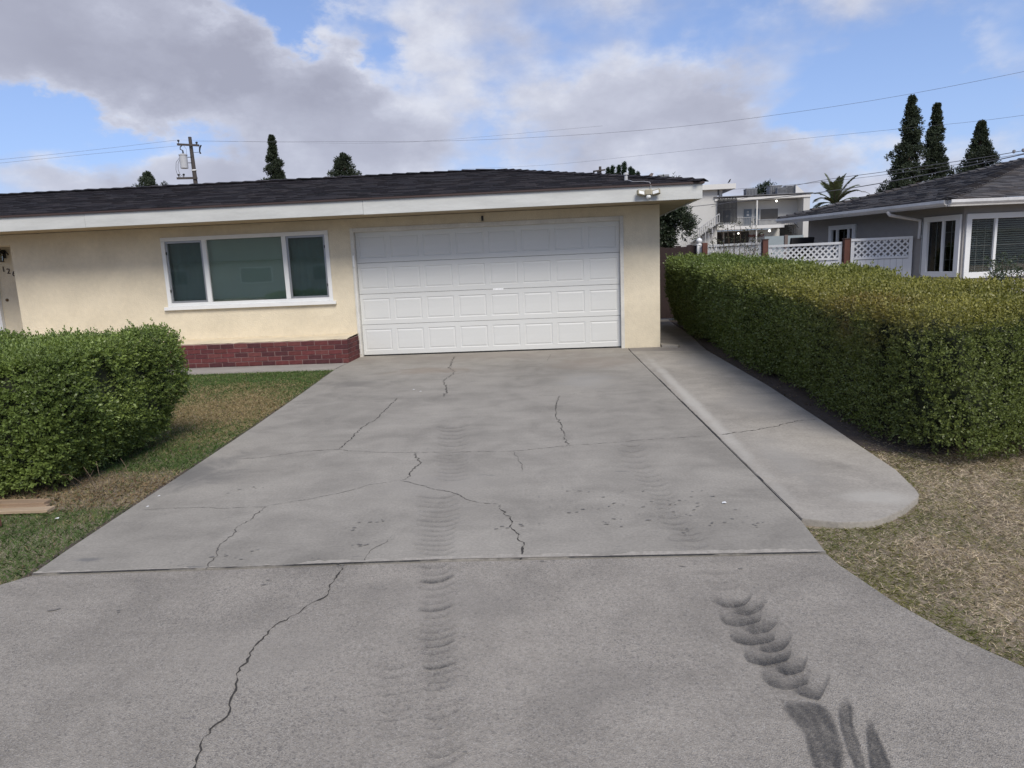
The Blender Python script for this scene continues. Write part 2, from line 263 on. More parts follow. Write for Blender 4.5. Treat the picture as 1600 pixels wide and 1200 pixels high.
MARKS = [(0.35,[(0.686,3.175),(0.741,3.144),(0.823,3.155),(0.876,3.229)],[(0.712,3.278),(0.769,3.245),(0.853,3.256),(0.909,3.335)]),(0.5,[(0.675,3.05),(0.745,2.976),(0.827,3.001),(0.884,3.092)],[(0.701,3.145),(0.772,3.067),(0.856,3.093),(0.916,3.19)]),(0.6,[(0.751,2.936),(0.802,2.907),(0.862,2.934),(0.921,3.01)],[(0.788,3.059),(0.84,3.028),(0.902,3.057),(0.965,3.139)]),(0.65,[(0.681,2.895),(0.7,2.832),(0.746,2.811),(0.848,2.85),(0.873,2.912)],[(0.709,2.992),(0.727,2.926),(0.774,2.904),(0.88,2.945),(0.906,3.011)]),(0.6,[(0.768,2.781),(0.799,2.748),(0.865,2.77),(0.929,2.849)],[(0.807,2.903),(0.838,2.867),(0.907,2.891),(0.976,2.976)]),(0.7,[(0.693,2.753),(0.692,2.697),(0.756,2.663),(0.862,2.695),(0.884,2.751)],[(0.722,2.852),(0.72,2.792),(0.786,2.756),(0.896,2.789),(0.919,2.849)]),(0.65,[(0.781,2.632),(0.817,2.609),(0.88,2.631),(0.94,2.712)],[(0.818,2.742),(0.855,2.717),(0.921,2.741),(0.985,2.828)]),(0.75,[(0.709,2.589),(0.715,2.547),(0.771,2.517),(0.874,2.554),(0.9,2.605)],[(0.739,2.681),(0.744,2.636),(0.801,2.604),(0.908,2.643),(0.936,2.697)]),(0.75,[(0.799,2.489),(0.841,2.453),(0.908,2.481),(0.953,2.57)],[(0.835,2.588),(0.878,2.549),(0.948,2.579),(0.996,2.675)]),(0.8,[(0.736,2.458),(0.751,2.39),(0.811,2.36),(0.892,2.397),(0.924,2.457)],[(0.77,2.558),(0.785,2.485),(0.847,2.453),(0.931,2.492),(0.965,2.557)]),(0.85,[(0.826,2.353),(0.864,2.317),(0.902,2.301),(0.992,2.441)],[(0.867,2.458),(0.906,2.419),(0.945,2.401),(1.041,2.553)]),(0.22,[(0.626,3.517),(0.714,3.454),(0.828,3.465),(0.91,3.522)],[(0.638,3.572),(0.727,3.507),(0.842,3.518),(0.926,3.577)]),(0.28,[(0.643,3.342),(0.746,3.32),(0.867,3.328),(0.917,3.382)],[(0.658,3.404),(0.762,3.381),(0.885,3.388),(0.936,3.444)]),(0.28,[(0.672,3.247),(0.747,3.219),(0.844,3.238),(0.888,3.294)],[(0.686,3.306),(0.763,3.277),(0.861,3.295),(0.906,3.354)]),(0.25,[(0.517,4.142),(0.601,4.117),(0.707,4.132)],[(0.527,4.209),(0.614,4.183),(0.72,4.199)]),(0.25,[(0.547,3.943),(0.668,3.908),(0.759,3.948)],[(0.558,4.004),(0.681,3.967),(0.773,4.009)]),(0.25,[(0.576,3.761),(0.676,3.723),(0.794,3.78)],[(0.588,3.824),(0.69,3.784),(0.81,3.843)]),(0.3,[(0.584,3.644),(0.707,3.607),(0.83,3.667)],[(0.597,3.709),(0.722,3.671),(0.847,3.733)]),(0.3354072134606152,[(0.522,5.858),(0.592,5.778),(0.663,5.78),(0.728,5.876)],[(0.535,5.966),(0.605,5.882),(0.678,5.885),(0.745,5.984)]),(0.31547490513460735,[(0.47,5.681),(0.567,5.603),(0.637,5.605),(0.729,5.693)],[(0.482,5.783),(0.58,5.702),(0.651,5.704),(0.744,5.795)]),(0.35940873639160215,[(0.478,5.509),(0.572,5.436),(0.639,5.438),(0.729,5.521)],[(0.489,5.605),(0.585,5.529),(0.653,5.531),(0.744,5.617)]),(0.32324584062036155,[(0.485,5.347),(0.566,5.279),(0.631,5.281),(0.707,5.36)],[(0.497,5.438),(0.578,5.367),(0.645,5.369),(0.722,5.451)]),(0.30997726435193845,[(0.492,5.194),(0.571,5.129),(0.634,5.132),(0.708,5.207)],[(0.503,5.279),(0.583,5.212),(0.647,5.215),(0.722,5.292)]),(0.3602386521727612,[(0.523,5.083),(0.599,5.02),(0.662,5.023),(0.734,5.095)],[(0.534,5.164),(0.612,5.1),(0.675,5.103),(0.749,5.177)]),(0.4376932564631578,[(0.533,4.977),(0.617,4.917),(0.678,4.919),(0.76,4.988)],[(0.544,5.056),(0.629,4.994),(0.691,4.996),(0.774,5.067)]),(0.42006785272437125,[(0.54,4.863),(0.618,4.806),(0.678,4.808),(0.752,4.874)],[(0.551,4.938),(0.63,4.879),(0.69,4.881),(0.766,4.949)]),(0.41477439037581576,[(0.558,4.759),(0.634,4.704),(0.692,4.706),(0.766,4.77)],[(0.569,4.831),(0.646,4.775),(0.705,4.777),(0.779,4.842)]),(0.33328922635354763,[(0.574,4.653),(0.639,4.601),(0.696,4.604),(0.758,4.665)],[(0.585,4.722),(0.65,4.669),(0.708,4.671),(0.772,4.735)]),(0.380502001226222,[(0.58,4.553),(0.648,4.503),(0.704,4.505),(0.77,4.564)],[(0.591,4.619),(0.66,4.568),(0.716,4.57),(0.783,4.63)]),(0.3415023965162175,[(0.587,4.467),(0.649,4.419),(0.705,4.422),(0.765,4.479)],[(0.598,4.531),(0.661,4.482),(0.717,4.484),(0.778,4.543)]),(0.32589967939280534,[(0.594,4.379),(0.65,4.333),(0.704,4.336),(0.759,4.391)],[(0.604,4.441),(0.661,4.394),(0.716,4.396),(0.772,4.453)]),(0.3159274938647295,[(0.592,4.3),(0.643,4.256),(0.696,4.259),(0.745,4.313)],[(0.602,4.36),(0.654,4.315),(0.708,4.317),(0.757,4.372)]),(0.33216006488683747,[(0.597,4.213),(0.647,4.171),(0.699,4.174),(0.748,4.226)],[(0.607,4.271),(0.658,4.227),(0.711,4.23),(0.76,4.283)]),(0.43912134471420905,[(0.593,4.126),(0.646,4.085),(0.698,4.087),(0.749,4.137)],[(0.603,4.181),(0.657,4.139),(0.709,4.141),(0.761,4.192)]),(0.4243380073167629,[(0.595,4.023),(0.655,3.984),(0.705,3.986),(0.764,4.033)],[(0.604,4.075),(0.665,4.035),(0.716,4.037),(0.775,4.085)]),(0.4209978520053485,[(0.63,3.932),(0.689,3.894),(0.738,3.896),(0.795,3.942)],[(0.64,3.982),(0.699,3.944),(0.749,3.946),(0.807,3.992)]),(0.4200671757814449,[(0.632,3.846),(0.698,3.81),(0.746,3.812),(0.81,3.855)],[(0.642,3.894),(0.708,3.857),(0.757,3.859),(0.822,3.903)]),(0.329015342702886,[(0.65,3.763),(0.714,3.728),(0.761,3.731),(0.824,3.772)],[(0.66,3.809),(0.724,3.774),(0.772,3.776),(0.836,3.818)]),(0.3464774935949303,[(0.65,3.676),(0.72,3.643),(0.766,3.645),(0.836,3.685)],[(0.66,3.72),(0.731,3.686),(0.777,3.689),(0.847,3.729)]),(0.37092967159826945,[(-1.234,6.722),(-1.107,6.625),(-0.995,6.624),(-0.888,6.731)],[(-1.253,6.851),(-1.124,6.749),(-1.01,6.748),(-0.9,6.859)]),(0.32117037674397597,[(-1.194,6.565),(-1.084,6.473),(-0.975,6.473),(-0.902,6.579)],[(-1.211,6.687),(-1.1,6.592),(-0.988,6.592),(-0.914,6.701)]),(0.2355580348481569,[(-1.18,6.417),(-1.062,6.328),(-0.955,6.328),(-0.862,6.427)],[(-1.197,6.534),(-1.077,6.442),(-0.968,6.442),(-0.874,6.544)]),(0.3869176727799816,[(-1.167,6.275),(-1.041,6.189),(-0.936,6.189),(-0.865,6.286)],[(-1.183,6.387),(-1.055,6.298),(-0.948,6.298),(-0.876,6.399)]),(0.26004914791466494,[(-1.123,6.136),(-1.02,6.056),(-0.918,6.056),(-0.827,6.147)],[(-1.138,6.244),(-1.033,6.161),(-0.929,6.16),(-0.837,6.255)]),(0.37646344797575804,[(-1.098,6.005),(-1.001,5.928),(-0.9,5.928),(-0.81,6.016)],[(-1.113,6.108),(-1.013,6.028),(-0.911,6.028),(-0.819,6.119)]),(0.28278920862634643,[(-1.081,5.879),(-0.982,5.805),(-0.883,5.805),(-0.797,5.89)],[(-1.094,5.978),(-0.994,5.902),(-0.894,5.902),(-0.807,5.989)]),(0.23226412122432172,[(-1.063,5.705),(-0.955,5.634),(-0.86,5.634),(-0.779,5.715)],[(-1.077,5.798),(-0.967,5.725),(-0.87,5.725),(-0.788,5.808)]),(0.2086476938144497,[(-1.058,5.591),(-0.938,5.522),(-0.844,5.523),(-0.749,5.599)],[(-1.071,5.681),(-0.949,5.61),(-0.854,5.611),(-0.757,5.689)]),(0.25608664232324374,[(-1.052,5.482),(-0.922,5.415),(-0.83,5.416),(-0.744,5.49)],[(-1.064,5.569),(-0.932,5.499),(-0.839,5.5),(-0.752,5.576)]),(0.26856865308443123,[(-1.01,5.374),(-0.906,5.311),(-0.816,5.312),(-0.737,5.384)],[(-1.022,5.458),(-0.916,5.393),(-0.824,5.393),(-0.745,5.467)]),(0.28255893128146503,[(-0.972,5.271),(-0.891,5.212),(-0.802,5.212),(-0.736,5.283)],[(-0.983,5.351),(-0.9,5.29),(-0.81,5.291),(-0.744,5.363)]),(0.2552609669919367,[(-0.991,5.175),(-0.876,5.115),(-0.789,5.116),(-0.707,5.183)],[(-1.002,5.252),(-0.885,5.191),(-0.797,5.192),(-0.714,5.26)]),(0.2641337806499484,[(-0.968,5.079),(-0.862,5.022),(-0.776,5.023),(-0.691,5.087)],[(-0.979,5.154),(-0.871,5.095),(-0.784,5.096),(-0.697,5.162)]),(0.2201958877435719,[(-0.943,4.987),(-0.848,4.932),(-0.764,4.933),(-0.674,4.995)],[(-0.953,5.059),(-0.857,5.003),(-0.771,5.004),(-0.68,5.067)]),(0.4530324482652552,[(-1.031,4.598),(-0.886,4.543),(-0.788,4.543),(-0.714,4.632)],[(-1.044,4.674),(-0.896,4.617),(-0.797,4.617),(-0.722,4.709)]),(0.3662133990743469,[(-0.987,4.497),(-0.869,4.446),(-0.773,4.446),(-0.702,4.532)],[(-0.999,4.57),(-0.879,4.517),(-0.782,4.517),(-0.709,4.606)]),(0.30856223755640394,[(-0.992,4.403),(-0.853,4.353),(-0.759,4.353),(-0.683,4.435)],[(-1.004,4.473),(-0.862,4.421),(-0.767,4.421),(-0.69,4.506)]),(0.490947519668469,[(-0.951,4.31),(-0.837,4.263),(-0.745,4.263),(-0.657,4.342)],[(-0.962,4.378),(-0.846,4.329),(-0.753,4.329),(-0.664,4.41)]),(0.3036375050586615,[(-0.935,4.222),(-0.822,4.177),(-0.732,4.177),(-0.645,4.253)],[(-0.945,4.287),(-0.831,4.24),(-0.74,4.24),(-0.651,4.318)]),(0.4550478870450297,[(-0.941,4.139),(-0.808,4.094),(-0.719,4.094),(-0.635,4.167)],[(-0.951,4.201),(-0.816,4.155),(-0.726,4.155),(-0.641,4.23)]),(0.42410209429270584,[(-0.921,4.057),(-0.794,4.014),(-0.707,4.015),(-0.626,4.085)],[(-0.931,4.117),(-0.802,4.073),(-0.714,4.073),(-0.632,4.146)]),(0.3382830409617479,[(-0.89,3.977),(-0.781,3.937),(-0.695,3.938),(-0.638,4.007)],[(-0.899,4.035),(-0.788,3.993),(-0.702,3.994),(-0.644,4.065)]),(0.37632692694486625,[(-0.894,3.902),(-0.768,3.862),(-0.684,3.863),(-0.634,3.93)],[(-0.903,3.958),(-0.775,3.917),(-0.69,3.918),(-0.639,3.987)]),(0.3018792932679129,[(-0.859,3.828),(-0.755,3.791),(-0.673,3.792),(-0.619,3.856)],[(-0.868,3.882),(-0.762,3.843),(-0.679,3.844),(-0.624,3.911)]),(0.456749134964271,[(-0.886,3.759),(-0.743,3.721),(-0.662,3.722),(-0.615,3.785)],[(-0.894,3.811),(-0.75,3.772),(-0.668,3.773),(-0.62,3.838)]),(0.3194204426397782,[(-0.861,3.69),(-0.732,3.654),(-0.652,3.655),(-0.603,3.716)],[(-0.869,3.74),(-0.738,3.704),(-0.658,3.705),(-0.608,3.767)]),(0.34158336835148667,[(-0.824,3.623),(-0.721,3.59),(-0.642,3.591),(-0.592,3.649)],[(-0.832,3.672),(-0.727,3.637),(-0.648,3.638),(-0.596,3.698)]),(0.31373405426075285,[(-0.798,3.453),(-0.705,3.427),(-0.638,3.448),(-0.589,3.526)],[(-0.809,3.527),(-0.715,3.499),(-0.646,3.521),(-0.597,3.601)]),(0.2881784733328671,[(-0.749,3.365),(-0.69,3.341),(-0.624,3.361),(-0.574,3.435)],[(-0.759,3.434),(-0.699,3.409),(-0.632,3.431),(-0.581,3.507)]),(0.4795273054176181,[(-0.742,3.281),(-0.675,3.258),(-0.611,3.278),(-0.559,3.348)],[(-0.752,3.348),(-0.684,3.324),(-0.618,3.344),(-0.566,3.417)]),(0.4347584250523236,[(-0.744,3.202),(-0.661,3.179),(-0.598,3.198),(-0.54,3.265)],[(-0.754,3.266),(-0.67,3.242),(-0.605,3.262),(-0.546,3.331)]),(0.3755523926046085,[(-0.715,3.125),(-0.648,3.104),(-0.586,3.122),(-0.518,3.186)],[(-0.724,3.186),(-0.656,3.164),(-0.593,3.183),(-0.524,3.249)]),(0.28737383696297036,[(-0.709,3.052),(-0.635,3.032),(-0.575,3.05),(-0.522,3.111)],[(-0.718,3.11),(-0.643,3.089),(-0.581,3.107),(-0.527,3.171)]),(0.45786008332347417,[(-0.687,2.982),(-0.623,2.963),(-0.564,2.98),(-0.515,3.039)],[(-0.695,3.038),(-0.63,3.018),(-0.57,3.035),(-0.521,3.096)]),(0.28633007144452033,[(-0.655,2.915),(-0.611,2.896),(-0.553,2.913),(-0.5,2.97)],[(-0.663,2.968),(-0.618,2.949),(-0.559,2.966),(-0.505,3.025)]),(0.3216130986397201,[(-0.668,2.851),(-0.6,2.833),(-0.543,2.849),(-0.497,2.903)],[(-0.676,2.902),(-0.606,2.884),(-0.548,2.9),(-0.501,2.956)]),(0.3083403535559983,[(-0.657,2.789),(-0.589,2.772),(-0.533,2.787),(-0.474,2.839)],[(-0.664,2.838),(-0.595,2.82),(-0.538,2.836),(-0.478,2.89)]),(0.39306884008177523,[(-0.653,2.729),(-0.579,2.713),(-0.524,2.728),(-0.464,2.778)],[(-0.66,2.777),(-0.585,2.76),(-0.529,2.775),(-0.468,2.827)]),(0.46019043155456707,[(-0.603,2.672),(-0.569,2.656),(-0.515,2.671),(-0.467,2.719)],[(-0.609,2.717),(-0.574,2.701),(-0.52,2.716),(-0.471,2.766)]),(0.42894525712803494,[(-0.606,2.617),(-0.559,2.602),(-0.506,2.616),(-0.451,2.663)],[(-0.612,2.661),(-0.564,2.645),(-0.511,2.66),(-0.455,2.708)]),(0.3221842588930245,[(-0.602,2.564),(-0.55,2.55),(-0.498,2.563),(-0.458,2.608)],[(-0.608,2.606),(-0.555,2.591),(-0.502,2.605),(-0.462,2.652)]),(0.4649154743037456,[(-0.577,2.512),(-0.541,2.499),(-0.49,2.512),(-0.435,2.555)],[(-0.583,2.553),(-0.546,2.539),(-0.494,2.553),(-0.438,2.597)]),(0.4399009318660163,[(-0.589,2.463),(-0.532,2.45),(-0.482,2.463),(-0.433,2.505)],[(-0.594,2.503),(-0.537,2.489),(-0.486,2.502),(-0.436,2.545)]),(0.3856047785509199,[(-0.568,2.416),(-0.524,2.403),(-0.474,2.415),(-0.423,2.456)],[(-0.573,2.454),(-0.528,2.441),(-0.478,2.453),(-0.426,2.495)]),(0.3336598091401616,[(-0.558,2.37),(-0.516,2.358),(-0.467,2.369),(-0.419,2.409)],[(-0.563,2.406),(-0.52,2.394),(-0.471,2.406),(-0.422,2.446)]),(0.2611570852159815,[(-0.782,2.521),(-0.73,2.497),(-0.678,2.503),(-0.612,2.533)],[(-0.793,2.571),(-0.739,2.546),(-0.686,2.553),(-0.619,2.584)]),(0.3502527823946523,[(-0.765,2.461),(-0.715,2.438),(-0.664,2.444),(-0.6,2.473)],[(-0.775,2.509),(-0.724,2.486),(-0.672,2.492),(-0.607,2.522)]),(0.26914491813647035,[(-0.777,2.404),(-0.702,2.382),(-0.652,2.388),(-0.59,2.416)],[(-0.786,2.45),(-0.71,2.428),(-0.659,2.434),(-0.597,2.462)]),(0.2590724667944907,[(-0.736,2.349),(-0.689,2.328),(-0.639,2.334),(-0.585,2.361)],[(-0.745,2.394),(-0.697,2.372),(-0.647,2.378),(-0.592,2.405)]),(0.33538089037558055,[(-0.744,2.297),(-0.676,2.277),(-0.628,2.282),(-0.576,2.308)],[(-0.753,2.339),(-0.683,2.319),(-0.635,2.324),(-0.582,2.351)]),(0.2827812196292131,[(-0.715,2.246),(-0.664,2.227),(-0.617,2.232),(-0.557,2.257)],[(-0.723,2.287),(-0.671,2.267),(-0.623,2.273),(-0.563,2.298)]),(0.25196654156969,[(-0.722,2.197),(-0.652,2.179),(-0.606,2.184),(-0.548,2.208)],[(-0.73,2.237),(-0.659,2.218),(-0.612,2.223),(-0.553,2.248)]),(0.3714808513631329,[(-0.687,2.151),(-0.641,2.133),(-0.595,2.138),(-0.559,2.161)],[(-0.694,2.189),(-0.647,2.171),(-0.601,2.176),(-0.564,2.199)]),(0.33259125953920277,[(-0.677,2.106),(-0.63,2.089),(-0.585,2.094),(-0.53,2.116)],[(-0.684,2.142),(-0.636,2.125),(-0.591,2.13),(-0.535,2.153)]),(0.31025041724953967,[(-0.533,2.257),(-0.478,2.241),(-0.428,2.263),(-0.365,2.336)],[(-0.54,2.306),(-0.483,2.289),(-0.433,2.311),(-0.368,2.388)]),(0.3295964674112527,[(-0.523,2.203),(-0.469,2.187),(-0.42,2.208),(-0.363,2.279)],[(-0.529,2.25),(-0.473,2.233),(-0.424,2.255),(-0.366,2.329)]),(0.39603607883789105,[(-0.513,2.151),(-0.46,2.136),(-0.413,2.157),(-0.351,2.225)],[(-0.519,2.196),(-0.464,2.18),(-0.416,2.201),(-0.354,2.272)]),(0.35896129687090483,[(-0.504,2.102),(-0.451,2.087),(-0.405,2.107),(-0.354,2.172)],[(-0.509,2.144),(-0.456,2.13),(-0.409,2.15),(-0.357,2.217)]),(0.2851274724626098,[(-0.495,2.054),(-0.443,2.04),(-0.398,2.059),(-0.357,2.122)],[(-0.5,2.095),(-0.448,2.081),(-0.401,2.1),(-0.359,2.165)]),(0.3533246839353512,[(-0.486,2.008),(-0.436,1.995),(-0.391,2.013),(-0.339,2.073)],[(-0.491,2.048),(-0.44,2.034),(-0.394,2.053),(-0.341,2.115)]),(0.3712187722781072,[(-0.477,1.964),(-0.428,1.951),(-0.385,1.969),(-0.328,2.027)],[(-0.482,2.002),(-0.432,1.989),(-0.387,2.007),(-0.33,2.067)])]
BLOCKS = [([(0.761,2.311),(0.759,2.201),(0.786,2.166),(0.774,2.083),(0.765,2.026),(0.756,1.965),(0.746,1.902)],[(0.849,2.297),(0.906,2.294),(0.917,2.204),(0.899,2.118),(0.886,2.038),(0.849,1.966),(0.824,1.902)]),([(0.945,2.263),(0.919,2.179),(0.896,2.083),(0.889,2.027),(0.886,1.966),(0.866,1.903)],[(1.008,2.345),(1.008,2.283),(0.961,2.167),(0.941,2.055),(0.918,1.967),(0.898,1.903)]),([(1.014,2.189),(0.972,2.095),(0.948,2.027),(0.925,1.967),(0.905,1.903)],[(1.037,2.213),(1.021,2.107),(1.012,2.039),(0.998,1.967),(0.989,1.904)])]
SCUFFS = [(0.171, 4.318, 0.16, 14), (0.294, 4.055, 0.1, 8), (0.954, 4.462, 0.12, 9), (1.014, 4.324, 0.16, 12), (1.104, 4.003, 0.1, 12), (0.911, 4.008, 0.04, 6), (0.466, 4.381, 0.1, 8), (0.434, 4.608, 0.14, 10), (0.07, 4.661, 0.1, 8), (0.668, 4.165, 0.1, 8), (0.644, 3.871, 0.06, 5), (0.355, 6.078, 0.02, 2), (-1.809, 3.662, 0.12, 12), (-1.266, 4.068, 0.06, 5), (-1.158, 4.134, 0.04, 4), (-1.174, 3.77, 0.05, 6), (-1.395, 3.572, 0.03, 4), (-2.294, 4.844, 0.08, 5), (-0.343, 4.002, 0.06, 6), (-0.208, 4.042, 0.05, 4), (-2.478, 9.084, 0.3, 9), (-2.753, 9.238, 0.25, 8), (-1.231, 3.497, 0.06, 8), (-0.083, 3.535, 0.04, 5), (-1.545, 3.304, 0.02, 2), (-2.492, 3.02, 0.03, 3), (-2.151, 3.013, 0.03, 3), (-2.156, 3.546, 0.05, 4), (-0.345, 2.022, 0.015, 2), (0.934, 3.39, 0.02, 3)]
BANDS = [(0.3,[(0.675,3.05),(0.679,2.874),(0.686,2.715),(0.703,2.556),(0.727,2.427),(0.761,2.283)],[(0.888,3.104),(0.921,3.01),(0.933,2.859),(0.94,2.712),(0.953,2.57),(0.976,2.367)]),(0.05,[(-0.832,3.479),(-0.724,2.933),(-0.647,2.543),(-0.621,2.294),(-0.578,1.992)],[(-0.53,3.469),(-0.461,2.929),(-0.411,2.542),(-0.371,2.293),(-0.31,1.994)]),(0.04,[(-1.31,6.816),(-1.113,5.447),(-1.013,4.493),(-0.902,3.555)],[(-0.858,6.764),(-0.715,5.414),(-0.633,4.471),(-0.534,3.543)]),(0.04,[(0.443,5.923),(0.469,4.954),(0.534,4.197),(0.576,3.596)],[(0.802,5.887),(0.832,4.928),(0.809,4.183),(0.843,3.586)])]
# ------------------------------------------------------------------ palette
M_FASCIA = mat('fascia_paint', (0.515, 0.525, 0.51), 0.6, 0.17, 1.2, 0.0012, 40, streak=(1, 1, 6))
M_WHITE = mat('white_trim_paint', (0.72, 0.73, 0.73), 0.45, 0.06, 4.0)
M_VINYL = mat('white_vinyl', (0.70, 0.71, 0.72), 0.4, 0.05, 3.0)
M_STUCCO = mat('cream_stucco', (0.65, 0.58, 0.445), 0.9, 0.17, 1.4, 0.007, 45)
M_CAP = mat('planter_cap_mortar', (0.62, 0.54, 0.40), 0.9, 0.22, 4.0, 0.006, 30)
M_DARK = mat('dark_void', (0.02, 0.02, 0.022), 0.9, 0.1)
M_BLACK = mat('black_metal', (0.015, 0.015, 0.016), 0.45, 0.2, 8)
M_ALU = mat('grey_aluminium', (0.34, 0.35, 0.36), 0.4, 0.08, 5, metal=0.6)
M_BROWNMETAL = mat('brown_drip_edge', (0.055, 0.035, 0.032), 0.55, 0.15)
M_SOIL = mat('dark_soil', (0.075, 0.058, 0.048), 0.95, 0.4, 9, 0.02, 25)
M_HAIR = mat('hairline_crack_dirt', (0.095, 0.088, 0.08), 0.95, 0.4, 30)
M_CRACK = mat('crack_dirt', (0.040, 0.037, 0.034), 0.95, 0.4, 30)

# ------------------------------------------------------------------ ground, slabs
def ground_mat():
    m = bpy.data.materials.new('bare_ground'); m.use_nodes = True; nt = m.node_tree; b = nt.nodes['Principled BSDF']
    P = nd(nt, 'ShaderNodeTexCoord').outputs['Object']
    n = noise(nt, P, 1.6, 6, 0.6); f = noise(nt, P, 60, 5, 0.7)
    c = ramp(nt, n, [(0.3, (0.17, 0.14, 0.105)), (0.55, (0.27, 0.225, 0.17)), (0.75, (0.36, 0.30, 0.235))])
    c = mixc(nt, 1.0, c, ramp(nt, f, [(0.3, 0.6), (0.7, 1.35)]), 'MULTIPLY')
    nt.links.new(c, b.inputs['Base Color']); b.inputs['Roughness'].default_value = 0.95; b.inputs['Specular IOR Level'].default_value = 0.1
    bp = nd(nt, 'ShaderNodeBump', {'Strength': 1.0, 'Distance': 0.012, 'Height': f}); nt.links.new(bp.outputs[0], b.inputs['Normal']); return m
tag(MB().add([(-600, -600, -.035), (600, -600, -.035), (600, 900, -.035), (-600, 900, -.035)], [(0, 1, 2, 3)]).build('ground', ground_mat()), kind='structure')
def slab(name, poly, m, z1=0.0, z0=-0.12):
    mb = MB().prism(poly, z0, z1); me = mb.mesh(name, m)
    bm = bmesh.new(); bm.from_mesh(me); bm.normal_update()
    top = [e for e in bm.edges if all(abs(v.co.z-z1) < 1e-5 for v in e.verts)]
    bmesh.ops.bevel(bm, geom=top, offset=0.004, segments=2, affect='EDGES'); bm.to_mesh(me); bm.free()
    return tag(link(bpy.data.objects.new(name, me)), kind='structure')
LEFT_EDGE = [(-3.66, 12.0), (-3.647, 11.03), (-3.43, 9.0), (-3.235, 7.03), (-3.105, 5.43), (-3.035, 4.48), (-2.975, 3.74), (-2.94, 3.425)]
JOINT = [(-2.94, 3.42), (-2.034, 3.463), (-1.258, 3.503), (-.626, 3.533), (.414, 3.548), (1.402, 3.56)]
SEAM = [(1.402, 3.575), (1.432, 4.04), (1.36, 8.0), (1.289, 12.12)]
C_UP = concrete('driveway_concrete', (0.272, 0.254, 0.224), [
    ((-3.05, 5.3), (0.55, 0.7), (0.10, 0.10, 0.10), 0.55), ((-2.0, 10.6), (0.9, 0.5), (0.24, 0.19, 0.145), 0.45), ((0.6, 10.9), (1.1, 1.0), (0.265, 0.22, 0.18), 0.4),
    ((-2.9, 9.6), (0.8, 0.35), (0.15, 0.142, 0.13), 0.5), ((-1.2, 12.2), (3.2, 0.9), (0.25, 0.22, 0.195), 0.5), ((0.35, 9.3), (0.55, 0.8), (0.33, 0.32, 0.30), 0.45),
    ((-2.75, 3.62), (0.10, 0.035), (0.13, 0.13, 0.13), 0.7), ((-2.05, 3.50), (0.12, 0.02), (0.12, 0.12, 0.12), 0.6), ((-0.9, 4.9), (0.7, 0.5), (0.32, 0.30, 0.27), 0.35)])
C_AP = concrete('apron_concrete', (0.290, 0.265, 0.231), [
    ((-0.55, 3.1), (0.5, 0.3), (0.22, 0.205, 0.185), 0.35), ((0.15, 2.4), (0.35, 0.3), (0.17, 0.158, 0.142), 0.35), ((-1.3, 2.6), (0.6, 0.4), (0.32, 0.295, 0.26), 0.35), ((0.62, 3.43), (0.03, 0.012), (0.05, 0.05, 0.05), 0.9)], speckle=0.5)
C_WK = concrete('walk_concrete', (0.31, 0.287, 0.252), [((2.1, 7.4), (0.45, 1.0), (0.27, 0.255, 0.235), 0.6), ((2.15, 10.5), (0.5, 0.8), (0.31, 0.29, 0.265), 0.5), ((1.75, 5.4), (0.22, 0.9), (0.30, 0.285, 0.26), 0.5), ((1.48, 8.0), (0.10, 4.5), (0.45, 0.43, 0.39), 0.7), ((2.05, 4.4), (0.3, 0.2), (0.42, 0.40, 0.36), 0.6)])
C_AL = concrete('alley_concrete', (0.21, 0.195, 0.18))
driveway = slab('driveway', [(x, y+.012) for x, y in JOINT] + SEAM[1:] + [(1.289, 12.74), (-3.66, 12.74)] + LEFT_EDGE[:-1], C_UP)
apron = slab('driveway_apron', JOINT[::-1] + [(-3.03, 3.32), (-4.7, 1.7), (-4.7, -1.6), (3.2, -1.6), (3.2, 1.15), (2.2, 1.98), (1.734, 2.515), (1.615, 2.722), (1.503, 3.025), (1.415, 3.42)], C_AP, -0.004)
walk = slab('side_path', [(1.293, 12.08), (1.365, 8.0), (1.4375, 4.05), (1.623, 3.977), (1.75, 3.975), (1.84, 3.995), (1.92, 4.04), (2.10, 4.185), (2.27, 4.37), (2.318, 4.45), (2.345, 4.55), (2.421, 4.975), (2.478, 6.293), (2.549, 8.443), (2.556, 11.84)], C_WK, 0.006)
alley = slab('alley_path', [(1.303, 12.11), (2.556, 11.87), (2.75, 14.5), (2.95, 18.6), (1.9, 18.6), (1.9, 12.7), (1.303, 12.7)], C_AL, -0.002)
tag(MB().prism([(1.9, 12.55), (2.16, 12.42), (2.2, 12.5), (1.92, 12.95)], -.002, .035).build('wall_footing', C_WK, alley))
entry = slab('entry_path', [(-13, 11.2), (-3.68, 11.2), (-3.672, 11.83), (-13, 11.83)], concrete('entry_concrete', (0.30, 0.28, 0.255)))
tag(MB().add([(-60, -12, -.03), (60, -12, -.03), (60, -1.6, -.03), (-60, -1.6, -.03)], [(0, 1, 2, 3)]).build('road', mat('asphalt', (0.07, 0.07, 0.072), 0.9, 0.2, 3, 0.004, 90)), kind='structure')

